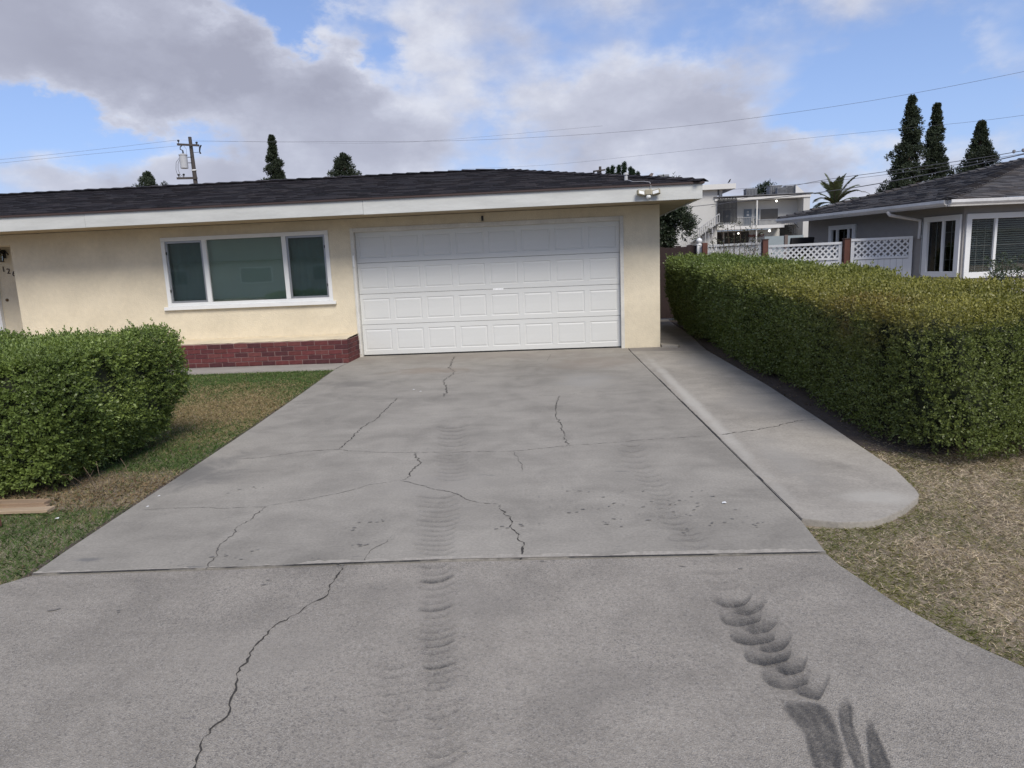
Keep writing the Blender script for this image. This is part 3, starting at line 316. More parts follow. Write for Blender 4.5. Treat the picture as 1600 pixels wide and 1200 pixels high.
def ribbon(mb, pts, w, z, jag=0.35):
    """a crack: jagged dirt-filled ribbon whose width wanders"""
    out = []
    for (x0, y0), (x1, y1) in zip(pts[:-1], pts[1:]):
        d = math.hypot(x1-x0, y1-y0); n = max(2, int(d/0.02))
        for i in range(n):
            t = i/n; out.append((x0+(x1-x0)*t, y0+(y1-y0)*t))
    out.append(pts[-1]); V = []; ox = oy = 0.0
    for i, (x, y) in enumerate(out):
        a = out[max(i-1, 0)]; b = out[min(i+1, len(out)-1)]; dx, dy = b[0]-a[0], b[1]-a[1]; l = math.hypot(dx, dy) or 1; nx, ny = -dy/l, dx/l
        ox = ox*0.45 + random.gauss(0, 1)*w*0.9; end = min(1.0, 0.25+min(i, len(out)-1-i)*0.3)
        hw = w*0.5*end*max(0.12, random.gauss(0.75, .45))
        hw *= 1.0 + 1.3*max(0.0, math.sin(i*0.23+x*5)-0.75)
        V += [(x+nx*(ox+hw), y+ny*(ox+hw), z), (x+nx*(ox-hw), y+ny*(ox-hw), z)]
    mb.add(V, [(2*i, 2*i+1, 2*i+3, 2*i+2) for i in range(len(out)-1)])
for w, pts in CRACKS:
    on_walk = pts[0][0] > 1.4 and pts[-1][0] > 2; on_ap = pts[0][1] < 3.56 and pts[-1][1] < 3.2
    mb = MB(); ribbon(mb, pts, w*0.58, 0.0082 if on_walk else (-0.0018 if on_ap else 0.0022))
    mb.build('crack', M_CRACK if (on_ap or w > .0125) else M_HAIR, walk if on_walk else (apron if on_ap else driveway))
# slab joints: spalled pale rims and dirt in the seam
def rim(pts, off, wmin, wmax, z, m, parent, name):
    mb = MB(); V = []
    P = []
    for a, b in zip(pts[:-1], pts[1:]):
        n = max(2, int(math.hypot(b[0]-a[0], b[1]-a[1])/0.03)); P += [(a[0]+(b[0]-a[0])*i/n, a[1]+(b[1]-a[1])*i/n) for i in range(n)]
    P.append(pts[-1]); w = (wmin+wmax)/2
    for i, (x, y) in enumerate(P):
        a, b = P[max(i-1, 0)], P[min(i+1, len(P)-1)]; l = math.hypot(b[0]-a[0], b[1]-a[1]); nx, ny = -(b[1]-a[1])/l, (b[0]-a[0])/l
        w = min(wmax, max(wmin, w+random.gauss(0, (wmax-wmin)*.22))); V += [(x+nx*off, y+ny*off, z), (x+nx*(off+w), y+ny*(off+w), z)]
    mb.add(V, [(2*i, 2*i+1, 2*i+3, 2*i+2) for i in range(len(P)-1)]); return mb.build(name, m, parent)
M_RIM = mat('spalled_concrete', (0.33, 0.305, 0.27), 0.95, 0.35, 25, 0.006, 120)
rim([(x, y+.012) for x, y in JOINT], 0.006, 0.0, 0.05, 0.0032, M_RIM, driveway, 'spalled_edge')
rim([(x, y+.012) for x, y in JOINT], -0.006, 0.0, 0.012, 0.0040, M_CRACK, driveway, 'joint_dirt')
rim([(1.297, 12.1), (1.367, 8.0), (1.44, 4.04)], -0.004, 0.0, 0.008, 0.0072, M_CRACK, driveway, 'joint_dirt')
rim([(x-.012, y) for x, y in LEFT_EDGE[1:]], -0.05, 0.02, 0.06, -0.020, M_SOIL, driveway, 'edge_soil')

def mark_mat():
    m = bpy.data.materials.new('tyre_rubber_mark'); m.use_nodes = True; nt = m.node_tree; b = nt.nodes['Principled BSDF']
    P = nd(nt, 'ShaderNodeTexCoord').outputs['Object']
    a = nd(nt, 'ShaderNodeAttribute', attribute_name='Col'); f = nd(nt, 'ShaderNodeSeparateColor', {0: a.outputs[0]}).outputs[0]
    g = mapr(nt, noise(nt, P, 170.0, 3, 0.7), 0.34, 0.60, 0.30, 1.0); g2 = mapr(nt, noise(nt, nd(nt, 'ShaderNodeMapping', {0: P, 2: (0, 0, 0.55), 3: (14, 3.5, 1)}).outputs[0], 1.6, 6, 0.68), 0.34, 0.60, 0.55, 1.0)
    b.inputs['Base Color'].default_value = (0.05, 0.05, 0.052, 1); b.inputs['Roughness'].default_value = 0.9; b.inputs['Specular IOR Level'].default_value = 0.15
    nt.links.new(mth(nt, 'MULTIPLY', f, mth(nt, 'MULTIPLY', g, g2), clamp=True), b.inputs['Alpha']); return m
M_MARK = mark_mat()
def mark(lo, hi, s, rows, prof, endfade=True, sub=4):
    def dense(L):
        o = []
        for a, b in zip(L[:-1], L[1:]): o += [(a[0]+(b[0]-a[0])*i/sub, a[1]+(b[1]-a[1])*i/sub) for i in range(sub)]
        return o+[L[-1]]
    def smooth(L):
        for _ in range(1): L = [L[0]]+[((L[i-1][0]+2*L[i][0]+L[i+1][0])/4, (L[i-1][1]+2*L[i][1]+L[i+1][1])/4) for i in range(1, len(L)-1)]+[L[-1]]
        return L
    lo, hi = smooth(dense(lo)), smooth(dense(hi)); n = len(lo); V, C = [], []
    z = (0.0052 if lo[0][1] > 3.57 else 0.0004)+random.uniform(0, .0012)
    for j in range(rows+1):
        t = j/rows
        for i in range(n):
            e = 1.0
            if endfade == 'start': e = min(1.0, (i+.3)/3.5)
            elif endfade: e = min(1.0, 1.25*math.sin(math.pi*(i+0.15)/(n-0.7))**0.6) if 0 < i < n-1 else 0.0
            V.append((lo[i][0]+(hi[i][0]-lo[i][0])*t, lo[i][1]+(hi[i][1]-lo[i][1])*t, z)); C.append(s*e*prof(t))
    F = [(j*n+i, j*n+i+1, (j+1)*n+i+1, (j+1)*n+i) for j in range(rows) for i in range(n-1)]
    me = bpy.data.meshes.new('tyre_mark'); me.from_pydata(V, [], F); me.materials.append(M_MARK)
    a = me.attributes.new('Col', 'FLOAT_COLOR', 'POINT'); a.data.foreach_set('color', [q for c in C for q in (c, c, c, 1)])
    return link(bpy.data.objects.new('tyre_mark', me), apron if z < .004 else driveway)
for s, lo, hi in MARKS:
    up = lo[0][1] > 3.57; mark(lo, hi, s*(0.66 if up else (1.5 if s > .45 else .78))*random.uniform(.6, 1.2), 5, lambda t: (0.0 if t == 0 else (1-t)**1.4) if t != 0 else 0.9)
def resample(L, n):
    d = [0]
    for a, b in zip(L[:-1], L[1:]): d.append(d[-1]+math.hypot(b[0]-a[0], b[1]-a[1]))
    o = []
    for k in range(n):
        t = d[-1]*k/(n-1); i = max(j for j in range(len(d)) if d[j] <= t+1e-9); i = min(i, len(L)-2); u = (t-d[i])/max(1e-9, d[i+1]-d[i])
        o.append((L[i][0]+(L[i+1][0]-L[i][0])*u, L[i][1]+(L[i+1][1]-L[i][1])*u))
    return o
for k, (a, b) in enumerate(BLOCKS):
    mark(resample(a, 8), resample(b, 8), 0.86, 8, lambda t: (0.95-0.4*math.sin(math.pi*t)**2*(.6+.4*math.sin(t*23))) if 0 < t < 1 else 0.15, endfade='start', sub=3)

for s_, a_, b_ in BANDS:                                # rubber haze along each wheel path
    mark(resample(a_, 10), resample(b_, 10), s_, 8, lambda t: math.sin(math.pi*t)**1.2, endfade=True, sub=3)
M_SCUFF = mat('scuffed_patch', (0.165, 0.156, 0.145), 0.9, 0.3, 40)
for cx, cy, s_, n_ in SCUFFS:                          # scraped dark flakes in the concrete skin
    mb = MB(); z = 0.0046 if cy > 3.57 else 0.0001
    for k in range(n_):
        x, y = cx+random.gauss(0, s_), cy+random.gauss(0, s_*.55); a = random.gauss(0.1, .35); L_ = random.uniform(.004, .024); m_ = 7
        P = []
        for i in range(m_):
            t = 6.283*i/m_; r = random.uniform(.35, 1.0); u, v = math.cos(t)*L_*r, math.sin(t)*L_*r*.38
            P.append((x+u*math.cos(a)-v*math.sin(a), y+u*math.sin(a)+v*math.cos(a), z+.0002*(k % 4)))
        mb.add(P, [tuple(range(m_))])
    mb.build('scuff_mark', M_SCUFF, driveway if z > .004 else apron)
# ------------------------------------------------------------------ the cream house
def wall_grid(xs, zs, holes, y0, y1):
    """front face at y0 with rectangular holes and their reveals back to y1"""
    mb = MB()
    def inside(xa, xb, za, zb): return any(h[0] <= xa+1e-6 and xb <= h[1]+1e-6 and h[2] <= za+1e-6 and zb <= h[3]+1e-6 for h in holes)
    for xa, xb in zip(xs[:-1], xs[1:]):
        for za, zb in zip(zs[:-1], zs[1:]):
            if not inside(xa, xb, za, zb): mb.add([(xa, y0, za), (xb, y0, za), (xb, y0, zb), (xa, y0, zb)], [(0, 1, 2, 3)])
    for a, b, c, d in holes:
        for q in ([(a, y0, c), (a, y1, c), (a, y1, d), (a, y0, d)], [(b, y0, c), (b, y0, d), (b, y1, d), (b, y1, c)],
                  [(a, y0, d), (a, y1, d), (b, y1, d), (b, y0, d)], [(a, y0, c), (b, y0, c), (b, y1, c), (a, y1, c)]): mb.add(q, [(0, 1, 2, 3)])
    return mb
def shingles(parent, O, e, s, lim, tmax, expo, tabw, cols, m, keep, th=0.013):
    """courses of asphalt tabs on one roof plane: the nearest ones are objects, the rest one field"""
    O, e, s = Vector(O), Vector(e).normalized(), Vector(s).normalized(); n = e.cross(s).normalized()
    if n.z < 0: n = -n
    variants = []
    for k in range(7):
        hgt = th*(0.75+0.12*k)
        me = MB().add([(0, 0, 0.001), (1, 0, 0.001), (1, expo*1.2, 0.001), (0, expo*1.2, 0.001), (0.004, 0, hgt), (0.996, 0, hgt), (1, expo*1.2, 0.003), (0, expo*1.2, 0.003)],
                      [(0, 3, 2, 1), (4, 5, 6, 7), (0, 1, 5, 4), (1, 2, 6, 5), (2, 3, 7, 6), (3, 0, 4, 7)]).mesh('shingle', m)
        c = cols[k % len(cols)]; set_col(me, lambda co: c); variants.append(me)
    items = []; i = 0
    while i*expo < tmax:
        t = i*expo; a0, a1 = lim(t); a1b = lim(min(t+expo, tmax))[1]; x = a0 - random.random()*tabw
        while x < a1:
            w = tabw*random.uniform(0.55, 1.35); xa, xb = max(x, a0), min(x+w-0.004, a1)
            if xb-xa > 0.03: items.append((xa, xb, t, random.randrange(7)))
            x += w
        i += 1
    B = Matrix((e, s, n)).transposed()
    items.sort(key=lambda q: (O+e*(q[0]+q[1])/2+s*q[2]-Vector((0, 0, CAM_H))).length + 0.0*q[2])
    for xa, xb, t, k in items[:keep]:
        o = bpy.data.objects.new('shingle', variants[k]); COL.objects.link(o); o.parent = parent
        o.matrix_basis = Matrix.Translation(O+e*xa+s*t) @ B.to_4x4() @ Matrix.Diagonal((xb-xa, 1, 1, 1))
    if len(items) > keep:
        V, Cc = [], []
        for xa, xb, t, k in items[keep:]:
            co = [v.co for v in variants[k].vertices]; w = xb-xa
            P = [O+e*(xa+c.x*w)+s*(t+c.y)+n*c.z for c in co]
            for f in ((4, 5, 6, 7), (0, 1, 5, 4), (1, 2, 6, 5), (3, 0, 4, 7)):
                V += [tuple(P[j]) for j in f]; Cc.append(cols[k % len(cols)])
        me = raw_mesh('shingle_field', np.array(V), 4, np.array(Cc), m)
        o = link(bpy.data.objects.new('shingle_field', me)); o.parent = parent; o['kind'] = 'stuff'
M_SHING = mat('asphalt_shingle', rough=0.9, attr=True, var=0.35, scale=10, bump=0.004, bscale=140, spec=0.2)
def caps(parent, A, B, m, cols, w=0.15, step=0.14, th=0.022):
    A, B = Vector(A), Vector(B); d = (B-A); L = d.length; d.normalize(); side = d.cross(Vector((0, 0, 1))).normalized(); up = side.cross(d)
    for k in range(6):
        pass
    meshes = []
    for k in range(5):
        h = th*(0.8+0.12*k)
        me = MB().add([(-w, 0, -.035), (0, 0, 0), (w, 0, -.035), (-w, step*1.35, -.05), (0, step*1.35, -.015), (w, step*1.35, -.05), (-w, 0, -.035+h), (0, 0, h), (w, 0, -.035+h), (-w, step*1.35, -.046), (0, step*1.35, -.011), (w, step*1.35, -.046)],
                      [(0, 1, 7, 6), (1, 2, 8, 7), (6, 7, 10, 9), (7, 8, 11, 10), (0, 6, 9, 3), (2, 5, 11, 8)]).mesh('ridge_cap', m)
        c = cols[k % len(cols)]; set_col(me, lambda co: c); meshes.append(me)
    Bm = Matrix((side, d, up)).transposed().to_4x4()
    for i in range(int(L/step)):
        o = bpy.data.objects.new('ridge_cap', meshes[random.randrange(5)]); COL.objects.link(o); o.parent = parent
        o.matrix_basis = Matrix.Translation(A+d*(i*step)+up*random.uniform(.015, .018)) @ Bm
H = thing('ranch_house', 'single storey cream stucco house with charcoal shingle roof and double garage', 'house', loc=(-1.2, 12.62, 0))
WALL_Y = 12.62
xs = [-10.14, -7.19, -4.10, -3.62, 1.20, 1.88]; zs = [-.05, 1.05, 2.31, 2.515]
holes = [(-7.19, -4.10, 1.05, 2.31), (-3.62, 1.20, -.05, 2.31)]
w = wall_grid(xs, zs, holes, WALL_Y, WALL_Y+.16)
w.add([(1.88, 12.62, -.05), (1.88, 18.3, -.05), (1.88, 18.3, 2.515), (1.88, 12.62, 2.515)], [(0, 1, 2, 3)])
w.add([(-10.14, 12.62, -.05), (-10.14, 12.62, 2.33), (-10.14, 13.3, 2.33), (-10.14, 13.3, -.05)], [(0, 1, 2, 3)])
w.add([(-13.5, 13.3, -.05), (-10.14, 13.3, -.05), (-10.14, 13.3, 2.33), (-13.5, 13.3, 2.33)], [(0, 1, 2, 3)])
w.add([(-13.5, 12.62, 2.33), (-10.14, 12.62, 2.33), (-10.14, 12.62, 2.515), (-13.5, 12.62, 2.515)], [(0, 1, 2, 3)])
w.add([(-13.5, 12.62, 2.33), (-13.5, 13.3, 2.33), (-10.14, 13.3, 2.33), (-10.14, 12.62, 2.33)], [(0, 1, 2, 3)])
w.add([(-15.5, 12.62, -.05), (-13.5, 12.62, -.05), (-13.5, 12.62, 2.515), (-15.5, 12.62, 2.515)], [(0, 1, 2, 3)])
w.add([(-13.5, 12.62, -.05), (-13.5, 13.3, -.05), (-13.5, 13.3, 2.33), (-13.5, 12.62, 2.33)], [(0, 1, 2, 3)])
w.add([(-15.5, 12.62, -.05), (-15.5, 12.62, 2.515), (-15.5, 18.3, 2.515), (-15.5, 18.3, -.05)], [(0, 1, 2, 3)])
w.add([(-15.5, 18.3, -.05), (-15.5, 18.3, 2.515), (1.88, 18.3, 2.515), (1.88, 18.3, -.05)], [(0, 1, 2, 3)])
w.build('wall', M_STUCCO, H)
# roof: hipped at the right end
EX0, EX1, EY0, EY1, EZ = -16.0, 2.45, 11.70, 19.0, 2.772
RUN = (EY1-EY0)/2; RY = EY0+RUN; RZ = EZ+0.815; RX = EX1-RUN
rf = MB()
rf.add([(EX0, EY0, EZ), (EX1, EY0, EZ), (EX1, EY1, EZ), (EX0, EY1, EZ), (EX0, RY, RZ), (RX, RY, RZ)],
       [(0, 1, 5, 4), (1, 2, 5), (2, 3, 4, 5), (3, 0, 4), (0, 3, 2, 1)])
M_DECK = mat('roof_underlay', (0.02, 0.019, 0.021), 0.9, 0.3, 20, 0.01, 30)
roof = rf.build('roof', M_DECK, H)
SH = [(0.016, 0.0145, 0.018), (0.025, 0.023, 0.027), (0.010, 0.0095, 0.012), (0.037, 0.033, 0.037), (0.019, 0.017, 0.022)]
sl = math.hypot(RUN, RZ-EZ); kf = RUN/sl
shingles(roof, (EX0, EY0, EZ), (1, 0, 0), (0, RUN, RZ-EZ), lambda t: (0.0, EX1-EX0-t*kf), sl-.05, 0.145, 0.30, SH, M_SHING, 300)
shingles(roof, (EX1, EY0, EZ), (0, 1, 0), (-RUN, 0, RZ-EZ), lambda t: (t*kf, 2*RUN-t*kf), sl-.05, 0.145, 0.30, SH, M_SHING, 0)
caps(roof, (EX0, RY, RZ+.02), (RX, RY, RZ+.02), M_SHING, SH, step=0.30, w=0.16, th=.013)
caps(roof, (EX1, EY0, EZ+.02), (RX, RY, RZ+.02), M_SHING, SH, step=0.22, w=0.14, th=.014)
MB().box(EX0, EX1+.012, EY0-.012, EY0+.03, 2.742, 2.771).box(EX1-.03, EX1+.012, EY0+.03, EY1, 2.742, 2.771).build('drip_edge', M_BROWNMETAL, H)
for a, b in ((EX0, -8.003), (-7.999, -3.152), (-3.148, 2.434)):
    MB().box(a, b, 11.72, 11.76, 2.508+random.uniform(-.003, .003), 2.741).build('fascia_board', M_FASCIA, H, bevel=.003)
MB().box(2.394, 2.434, 11.762, 18.95, 2.508, 2.741).build('fascia_board', M_FASCIA, H, bevel=.003)
MB().box(EX0, 2.393, 11.762, 12.60, 2.521, 2.535).box(1.9, 2.393, 12.602, 18.9, 2.521, 2.535).build('soffit', mat('soffit_paint', (0.38, 0.31, 0.21), 0.85, 0.12, 3), H)
# picture window of three lights
win = MB().box(-7.22, -4.07, 12.60, 12.66, 2.262, 2.332).box(-7.22, -7.150, 12.60, 12.66, 1.062, 2.261).box(-4.14, -4.07, 12.60, 12.66, 1.062, 2.261) \
    .box(-7.149, -4.141, 12.602, 12.66, 1.062, 1.128).build('window', M_WHITE, H, bevel=.005)
MB().box(-7.285, -4.015, 12.56, 12.64, 1.000, 1.060).build('window_sill', M_WHITE, win, bevel=.006)
for a, b in ((-6.445, -6.365), (-4.945, -4.865)): MB().box(a, b, 12.604, 12.66, 1.129, 2.261).build('mullion', M_WHITE, win, bevel=.005)
M_GL_MID = glass('window_glass_clear', (0.90, 0.96, 0.915), 1.5, clear=0.95); M_GL_SIDE = glass('window_glass_screened', (0.86, 0.94, 0.91), 0.9, 0.03, clear=0.9)
for a, b, side in ((-7.149, -6.446, -1), (-4.864, -4.141, 1)):
    MB().box(a, a+.035, 12.622, 12.66, 1.129, 2.26).box(b-.035, b, 12.622, 12.66, 1.129, 2.26).box(a+.036, b-.036, 12.624, 12.66, 1.129, 1.165).box(a+.036, b-.036, 12.624, 12.66, 2.222, 2.26).build('casement_sash', M_ALU, win)
    MB().box(a+.036, b-.036, 12.642, 12.646, 1.166, 2.221).build('pane', M_GL_SIDE, win)
    hx = a+.004 if side < 0 else b-.02
    for z in (1.33, 2.02): MB().box(hx, hx+.016, 12.606, 12.621, z, z+.05).build('window_latch', M_BLACK, win)
MB().box(-6.364, -4.946, 12.640, 12.645, 1.129, 2.261).build('pane', M_GL_MID, win)
M_BLIND = mat('pale_green_blind', (0.60, 0.66, 0.58), 0.8, 0.08, 3)
M_CURT = mat('dark_green_curtain', (0.30, 0.335, 0.31), 0.9, 0.15, 3)
x = -6.40
while x < -4.92:
    MB().obox((x+.05, 12.735, 1.69), (1, .4, 0), (-.4, 1, 0), (0, 0, 1), .058, .002, .62).build('blind_slat', M_BLIND, win); x += .1
for a, b in ((-7.19, -6.43), (-4.90, -4.10)):
    V = []; n = 24
    for i in range(n+1):
        xx = a+(b-a)*i/n; yy = 12.742+.012*math.sin(i*1.7); V += [(xx, yy, 1.05), (xx, yy, 2.31)]
    MB().add(V, [(2*i, 2*i+2, 2*i+3, 2*i+1) for i in range(n)]).build('curtain', M_CURT, win, smooth=True)
MB().box(-7.3, -4.0, 12.80, 12.82, 1.0, 2.4).build('window_backing', M_DARK, win)
# garage door: four sections of eight raised panels
M_GDOOR = mat('garage_door_steel', (0.61, 0.618, 0.605), 0.42, 0.04, 1.2, 0.0009, 26, streak=(1.0, 1.0, 9.0))
GX0, GX1, GZ0, GZ1, GY = -3.598, 1.180, 0.022, 2.285, 12.70
gd = MB().box(GX0-.04, GX1+.03, GY+.03, GY+.05, GZ0, GZ1).build('garage_door', M_DARK, H)
sh_ = (GZ1-GZ0)/4; cw = (GX1-GX0)/8
PW, PH = cw*0.85, sh_*0.69
def raised_panel():
    V, F = [], []; hx, hz = PW/2, PH/2
    for ins, dep in ((0, 0.0), (.009, .007), (.018, .007), (.036, .0015), (.044, .001)):
        V += [(-hx+ins, dep, -hz+ins), (hx-ins, dep, -hz+ins), (hx-ins, dep, hz-ins), (-hx+ins, dep, hz-ins)]
    for k in range(4):
        for i in range(4): F.append((k*4+i, k*4+(i+1) % 4, (k+1)*4+(i+1) % 4, (k+1)*4+i))
    F.append((16, 17, 18, 19)); return MB().add(V, F).mesh('raised_panel', M_GDOOR)
PANEL = raised_panel()
for r in range(4):
    z0 = GZ0+r*sh_; z1 = z0+sh_-.003; zc = (z0+z1)/2
    gx = [GX0]; hs = []
    for c in range(8):
        xc = GX0+cw*(c+.5); gx += [xc-PW/2, xc+PW/2]; hs.append((xc-PW/2, xc+PW/2, zc-PH/2, zc+PH/2))
    gx.append(GX1); sec = MB()
    zz = [z0+.004, zc-PH/2, zc+PH/2, z1-.004]
    g = wall_grid(gx, zz, hs, GY, GY); sec.add(g.v[:], [f for f in g.f if len(f) == 4])
    sec.v = sec.v; sec.f = [f for f in sec.f if (Vector(sec.v[f[0]])-Vector(sec.v[f[1]])).length > 1e-6 and (Vector(sec.v[f[1]])-Vector(sec.v[f[2]])).length > 1e-6]
    for za, zb in ((z0, z0+.004), (z1-.004, z1)):
        ya, yb = (GY+.010, GY) if za == z0 else (GY, GY+.012)
        sec.add([(GX0, ya, za), (GX1, ya, za), (GX1, yb, zb), (GX0, yb, zb)], [(0, 1, 2, 3)])
    sec.add([(GX0, GY, z0), (GX0, GY+.028, z0), (GX0, GY+.028, z1), (GX0, GY, z1)], [(0, 1, 2, 3)]).add([(GX1, GY, z0), (GX1, GY+.028, z0), (GX1, GY+.028, z1), (GX1, GY, z1)], [(3, 2, 1, 0)])
    sec.build('door_section', M_GDOOR, gd)
    for c in range(8): share('raised_panel', PANEL, gd, (GX0+cw*(c+.5), GY, zc))
MB().box(GX0, GX1, GY+.004, GY+.028, .002, .020).build('bottom_seal', M_BLACK, gd)
MB().box(-1.12, -0.93, GY-.0012, GY-.0004, 1.135, 1.165).build('worn_sticker', mat('worn_sticker', (0.86, 0.87, 0.87), 0.5, 0.3, 30), gd)
M_JAMB = mat('garage_jamb_paint', (0.60, 0.585, 0.54), 0.6, 0.22, 3.0)
MB().box(-3.665, -3.60, 12.60, 12.698, -.01, 2.345).build('garage_jamb', M_JAMB, H, bevel=.004)
MB().box(1.182, 1.245, 12.60, 12.698, -.01, 2.345).build('garage_jamb', M_JAMB, H, bevel=.004)
MB().box(-3.599, 1.181, 12.60, 12.698, 2.270, 2.345).build('garage_header', M_JAMB, H, bevel=.004)
MB().box(-3.640, -3.612, 12.578, 12.598, 1.66, 1.86).tube([(-3.626, 12.588, 1.66), (-3.626, 12.59, .05)], .007, 6).build('wall_keypad', M_WHITE, H)
MB().box(-1.262, -1.225, 12.58, 12.618, 2.37, 2.455).build('door_sensor', M_BLACK, H, bevel=.004)
# brick planter ledge under the window
pl = MB().box(-10.1, -3.654, 11.876, 12.615, -.03, 0.405).build('brick_planter', mat('brick_mortar', (0.24, 0.165, 0.155), 0.95, 0.25, 12, 0.004, 80), H)
V = []; n = 60
for i in range(n+1):
    xx = -10.1+(6.45)*i/n; V += [(xx, 11.895+.006*random.random(), .405), (xx, 11.885+.01*random.random(), .418+.006*random.random()), (xx, 12.0, .432), (xx, 12.618, .448)]
MB().add(V, [(4*i+k, 4*i+4+k, 4*i+5+k, 4*i+1+k) for i in range(n) for k in range(3)]).build('ledge_cap', M_CAP, pl)
M_BRICK = mat('red_brick', rough=0.85, attr=True, var=0.35, scale=14, bump=0.004, bscale=60, spec=0.25)
BR = [(0.120, 0.036, 0.036), (0.095, 0.030, 0.032), (0.135, 0.046, 0.044), (0.075, 0.027, 0.030), (0.11, 0.034, 0.033), (0.13, 0.038, 0.039)]
bh, bl, gap = 0.071, 0.232, 0.011
def brickmesh(L, D, c):
    me = MB().box(0, L, 0, D, 0, bh).mesh('brick', M_BRICK, bevel=.004); set_col(me, lambda co: c); return me
BFULL = [brickmesh(bl, .10, c) for c in BR]; BHEAD = [brickmesh(.10, bl, c) for c in BR]
for r in range(5):
    z = 0.0+r*(bh+gap); x1 = -3.648 - (0.0 if r % 2 else .111)
    if r % 2 == 0: share('brick', BHEAD[random.randrange(6)], pl, (-3.748, 11.868+random.uniform(-.002, .002), z))
    k = 0
    while True:
        xa = x1-bl-k*(bl+gap)
        if xa < -10.1: break
        share('brick', BFULL[random.randrange(6)], pl, (xa, 11.868+random.uniform(-.004, .003), z+random.uniform(-.002, .002))); k += 1
    y = 11.868+(bl+gap if r % 2 == 0 else .111)
    while y+bl < 12.61: share('brick', BHEAD[random.randrange(6)], pl, (-3.748, y, z)); y += bl+gap
    if y < 12.58:
        share('brick', brickmesh(.10, 12.615-y, BR[r]), pl, (-3.748, y, z))
# entry: white door, bell, lantern, house number
dr = MB().box(-12.0, -11.12, 13.27, 13.298, 0, 2.08).build('front_door', M_WHITE, H, bevel=.004)
for zc in (.45, 1.1, 1.7): MB().box(-11.9, -11.6, 13.262, 13.269, zc-.2, zc+.2).box(-11.52, -11.22, 13.262, 13.269, zc-.2, zc+.2).build('door_panel', M_WHITE, dr)
MB().lathe((-11.2, 13.24, 1.0), [(.0, -.03), (.028, -.02), (.03, 0), (.028, .02), (0, .03)], 10).build('door_knob', mat('dark_bronze', (.05, .035, .025), .35, .2, metal=.8), dr, smooth=True)
MB().box(-11.119, -11.04, 13.22, 13.299, 0, 2.15).box(-12.1, -12.001, 13.22, 13.299, 0, 2.15).box(-12.0, -11.12, 13.22, 13.299, 2.081, 2.15).build('door_frame', M_WHITE, H, bevel=.004)
for ch, px, pz, rot in (('1', -10.925, 1.855, -.06), ('2', -10.83, 1.815, .0), ('6', -10.725, 1.765, .03)):
    o = link(bpy.data.objects.new('house_number', text_mesh('house_number', ch, .15, .006, mat('number_bronze', (.06, .045, .035), .5, .2))), H)
    o.location = (px, 13.29, pz); o.rotation_euler = (math.radians(90), rot, 0)
bell = MB(); bell.tube([(-10.92, 13.298, 1.3), (-10.92, 13.283, 1.3)], .03, 14).tube([(-10.92, 13.284, 1.3), (-10.92, 13.274, 1.3)], .014, 10)
bell.build('doorbell', mat('aged_brass', (.16, .10, .05), .4, .3, metal=.7), H)
L = thing('wall_lantern', 'black metal wall lantern above the house number in the entry recess', 'lantern', loc=(-10.83, 13.3, 2.06))
MB().lathe((-10.83, 13.17, 2.20), [(.012, .12), (.02, .10), (.03, .07), (.085, .02), (.09, 0)], 6).build('lantern_roof', M_BLACK, L)
for k in range(6):
    a = math.pi/3*k; MB().tube([(-10.83+.075*math.cos(a), 13.17+.075*math.sin(a), 2.20), (-10.83+.06*math.cos(a), 13.17+.06*math.sin(a), 2.06)], .006, 5).build('lantern_bar', M_BLACK, L)
MB().lathe((-10.83, 13.17, 2.045), [(.05, 0), (.068, .008), (.068, .018)], 6).build('lantern_base', M_BLACK, L)
MB().lathe((-10.83, 13.17, 2.064), [(.052, 0), (.066, .135)], 6).build('lantern_glass', glass('lantern_glass', (.8, .78, .7), .8), L)
MB().tube([(-10.83, 13.296, 2.20), (-10.83, 13.24, 2.28), (-10.83, 13.18, 2.31), (-10.83, 13.17, 2.30)], .010, 6).tube([(-10.74, 13.29, 2.18), (-10.74, 13.22, 2.26), (-10.78, 13.18, 2.27)], .012, 6).build('lantern_arm', M_BLACK, L)
MB().obox((-10.83, 13.29, 2.20), (1, 0, 0), (0, 1, 0), (0, 0, 1), .035, .009, .08).build('lantern_plate', M_BLACK, L)
# security light on the fascia
FL = thing('security_light', 'twin head security flood light on the white fascia above the garage corner', 'flood light', loc=(1.56, 11.72, 2.60))
M_BRONZE = mat('beige_bronze_housing', (.30, .27, .19), .5, .15, 8); M_LENS = mat('lamp_lens', (.75, .76, .74), .25, .05)
MB().obox((1.56, 11.70, 2.62), (1, 0, 0), (0, 1, 0), (0, 0, 1), .045, .018, .055).build('junction_box', M_BRONZE, FL, bevel=.004)
MB().obox((1.56, 11.655, 2.635), (1, 0, 0), (0, 1, -.25), (0, .25, 1), .055, .025, .045).build('sensor_housing', M_BRONZE, FL, bevel=.006)
MB().obox((1.56, 11.628, 2.637), (1, 0, 0), (0, 1, -.25), (0, .25, 1), .043, .004, .034).build('sensor_face', mat('sensor_window', (.16, .14, .09), .3, .1), FL)
MB().lathe((1.56, 11.655, 2.535), [(.012, 0), (.036, .012), (.042, .04), (.036, .055)], 10).build('sensor_eye', M_LENS, FL, smooth=True)
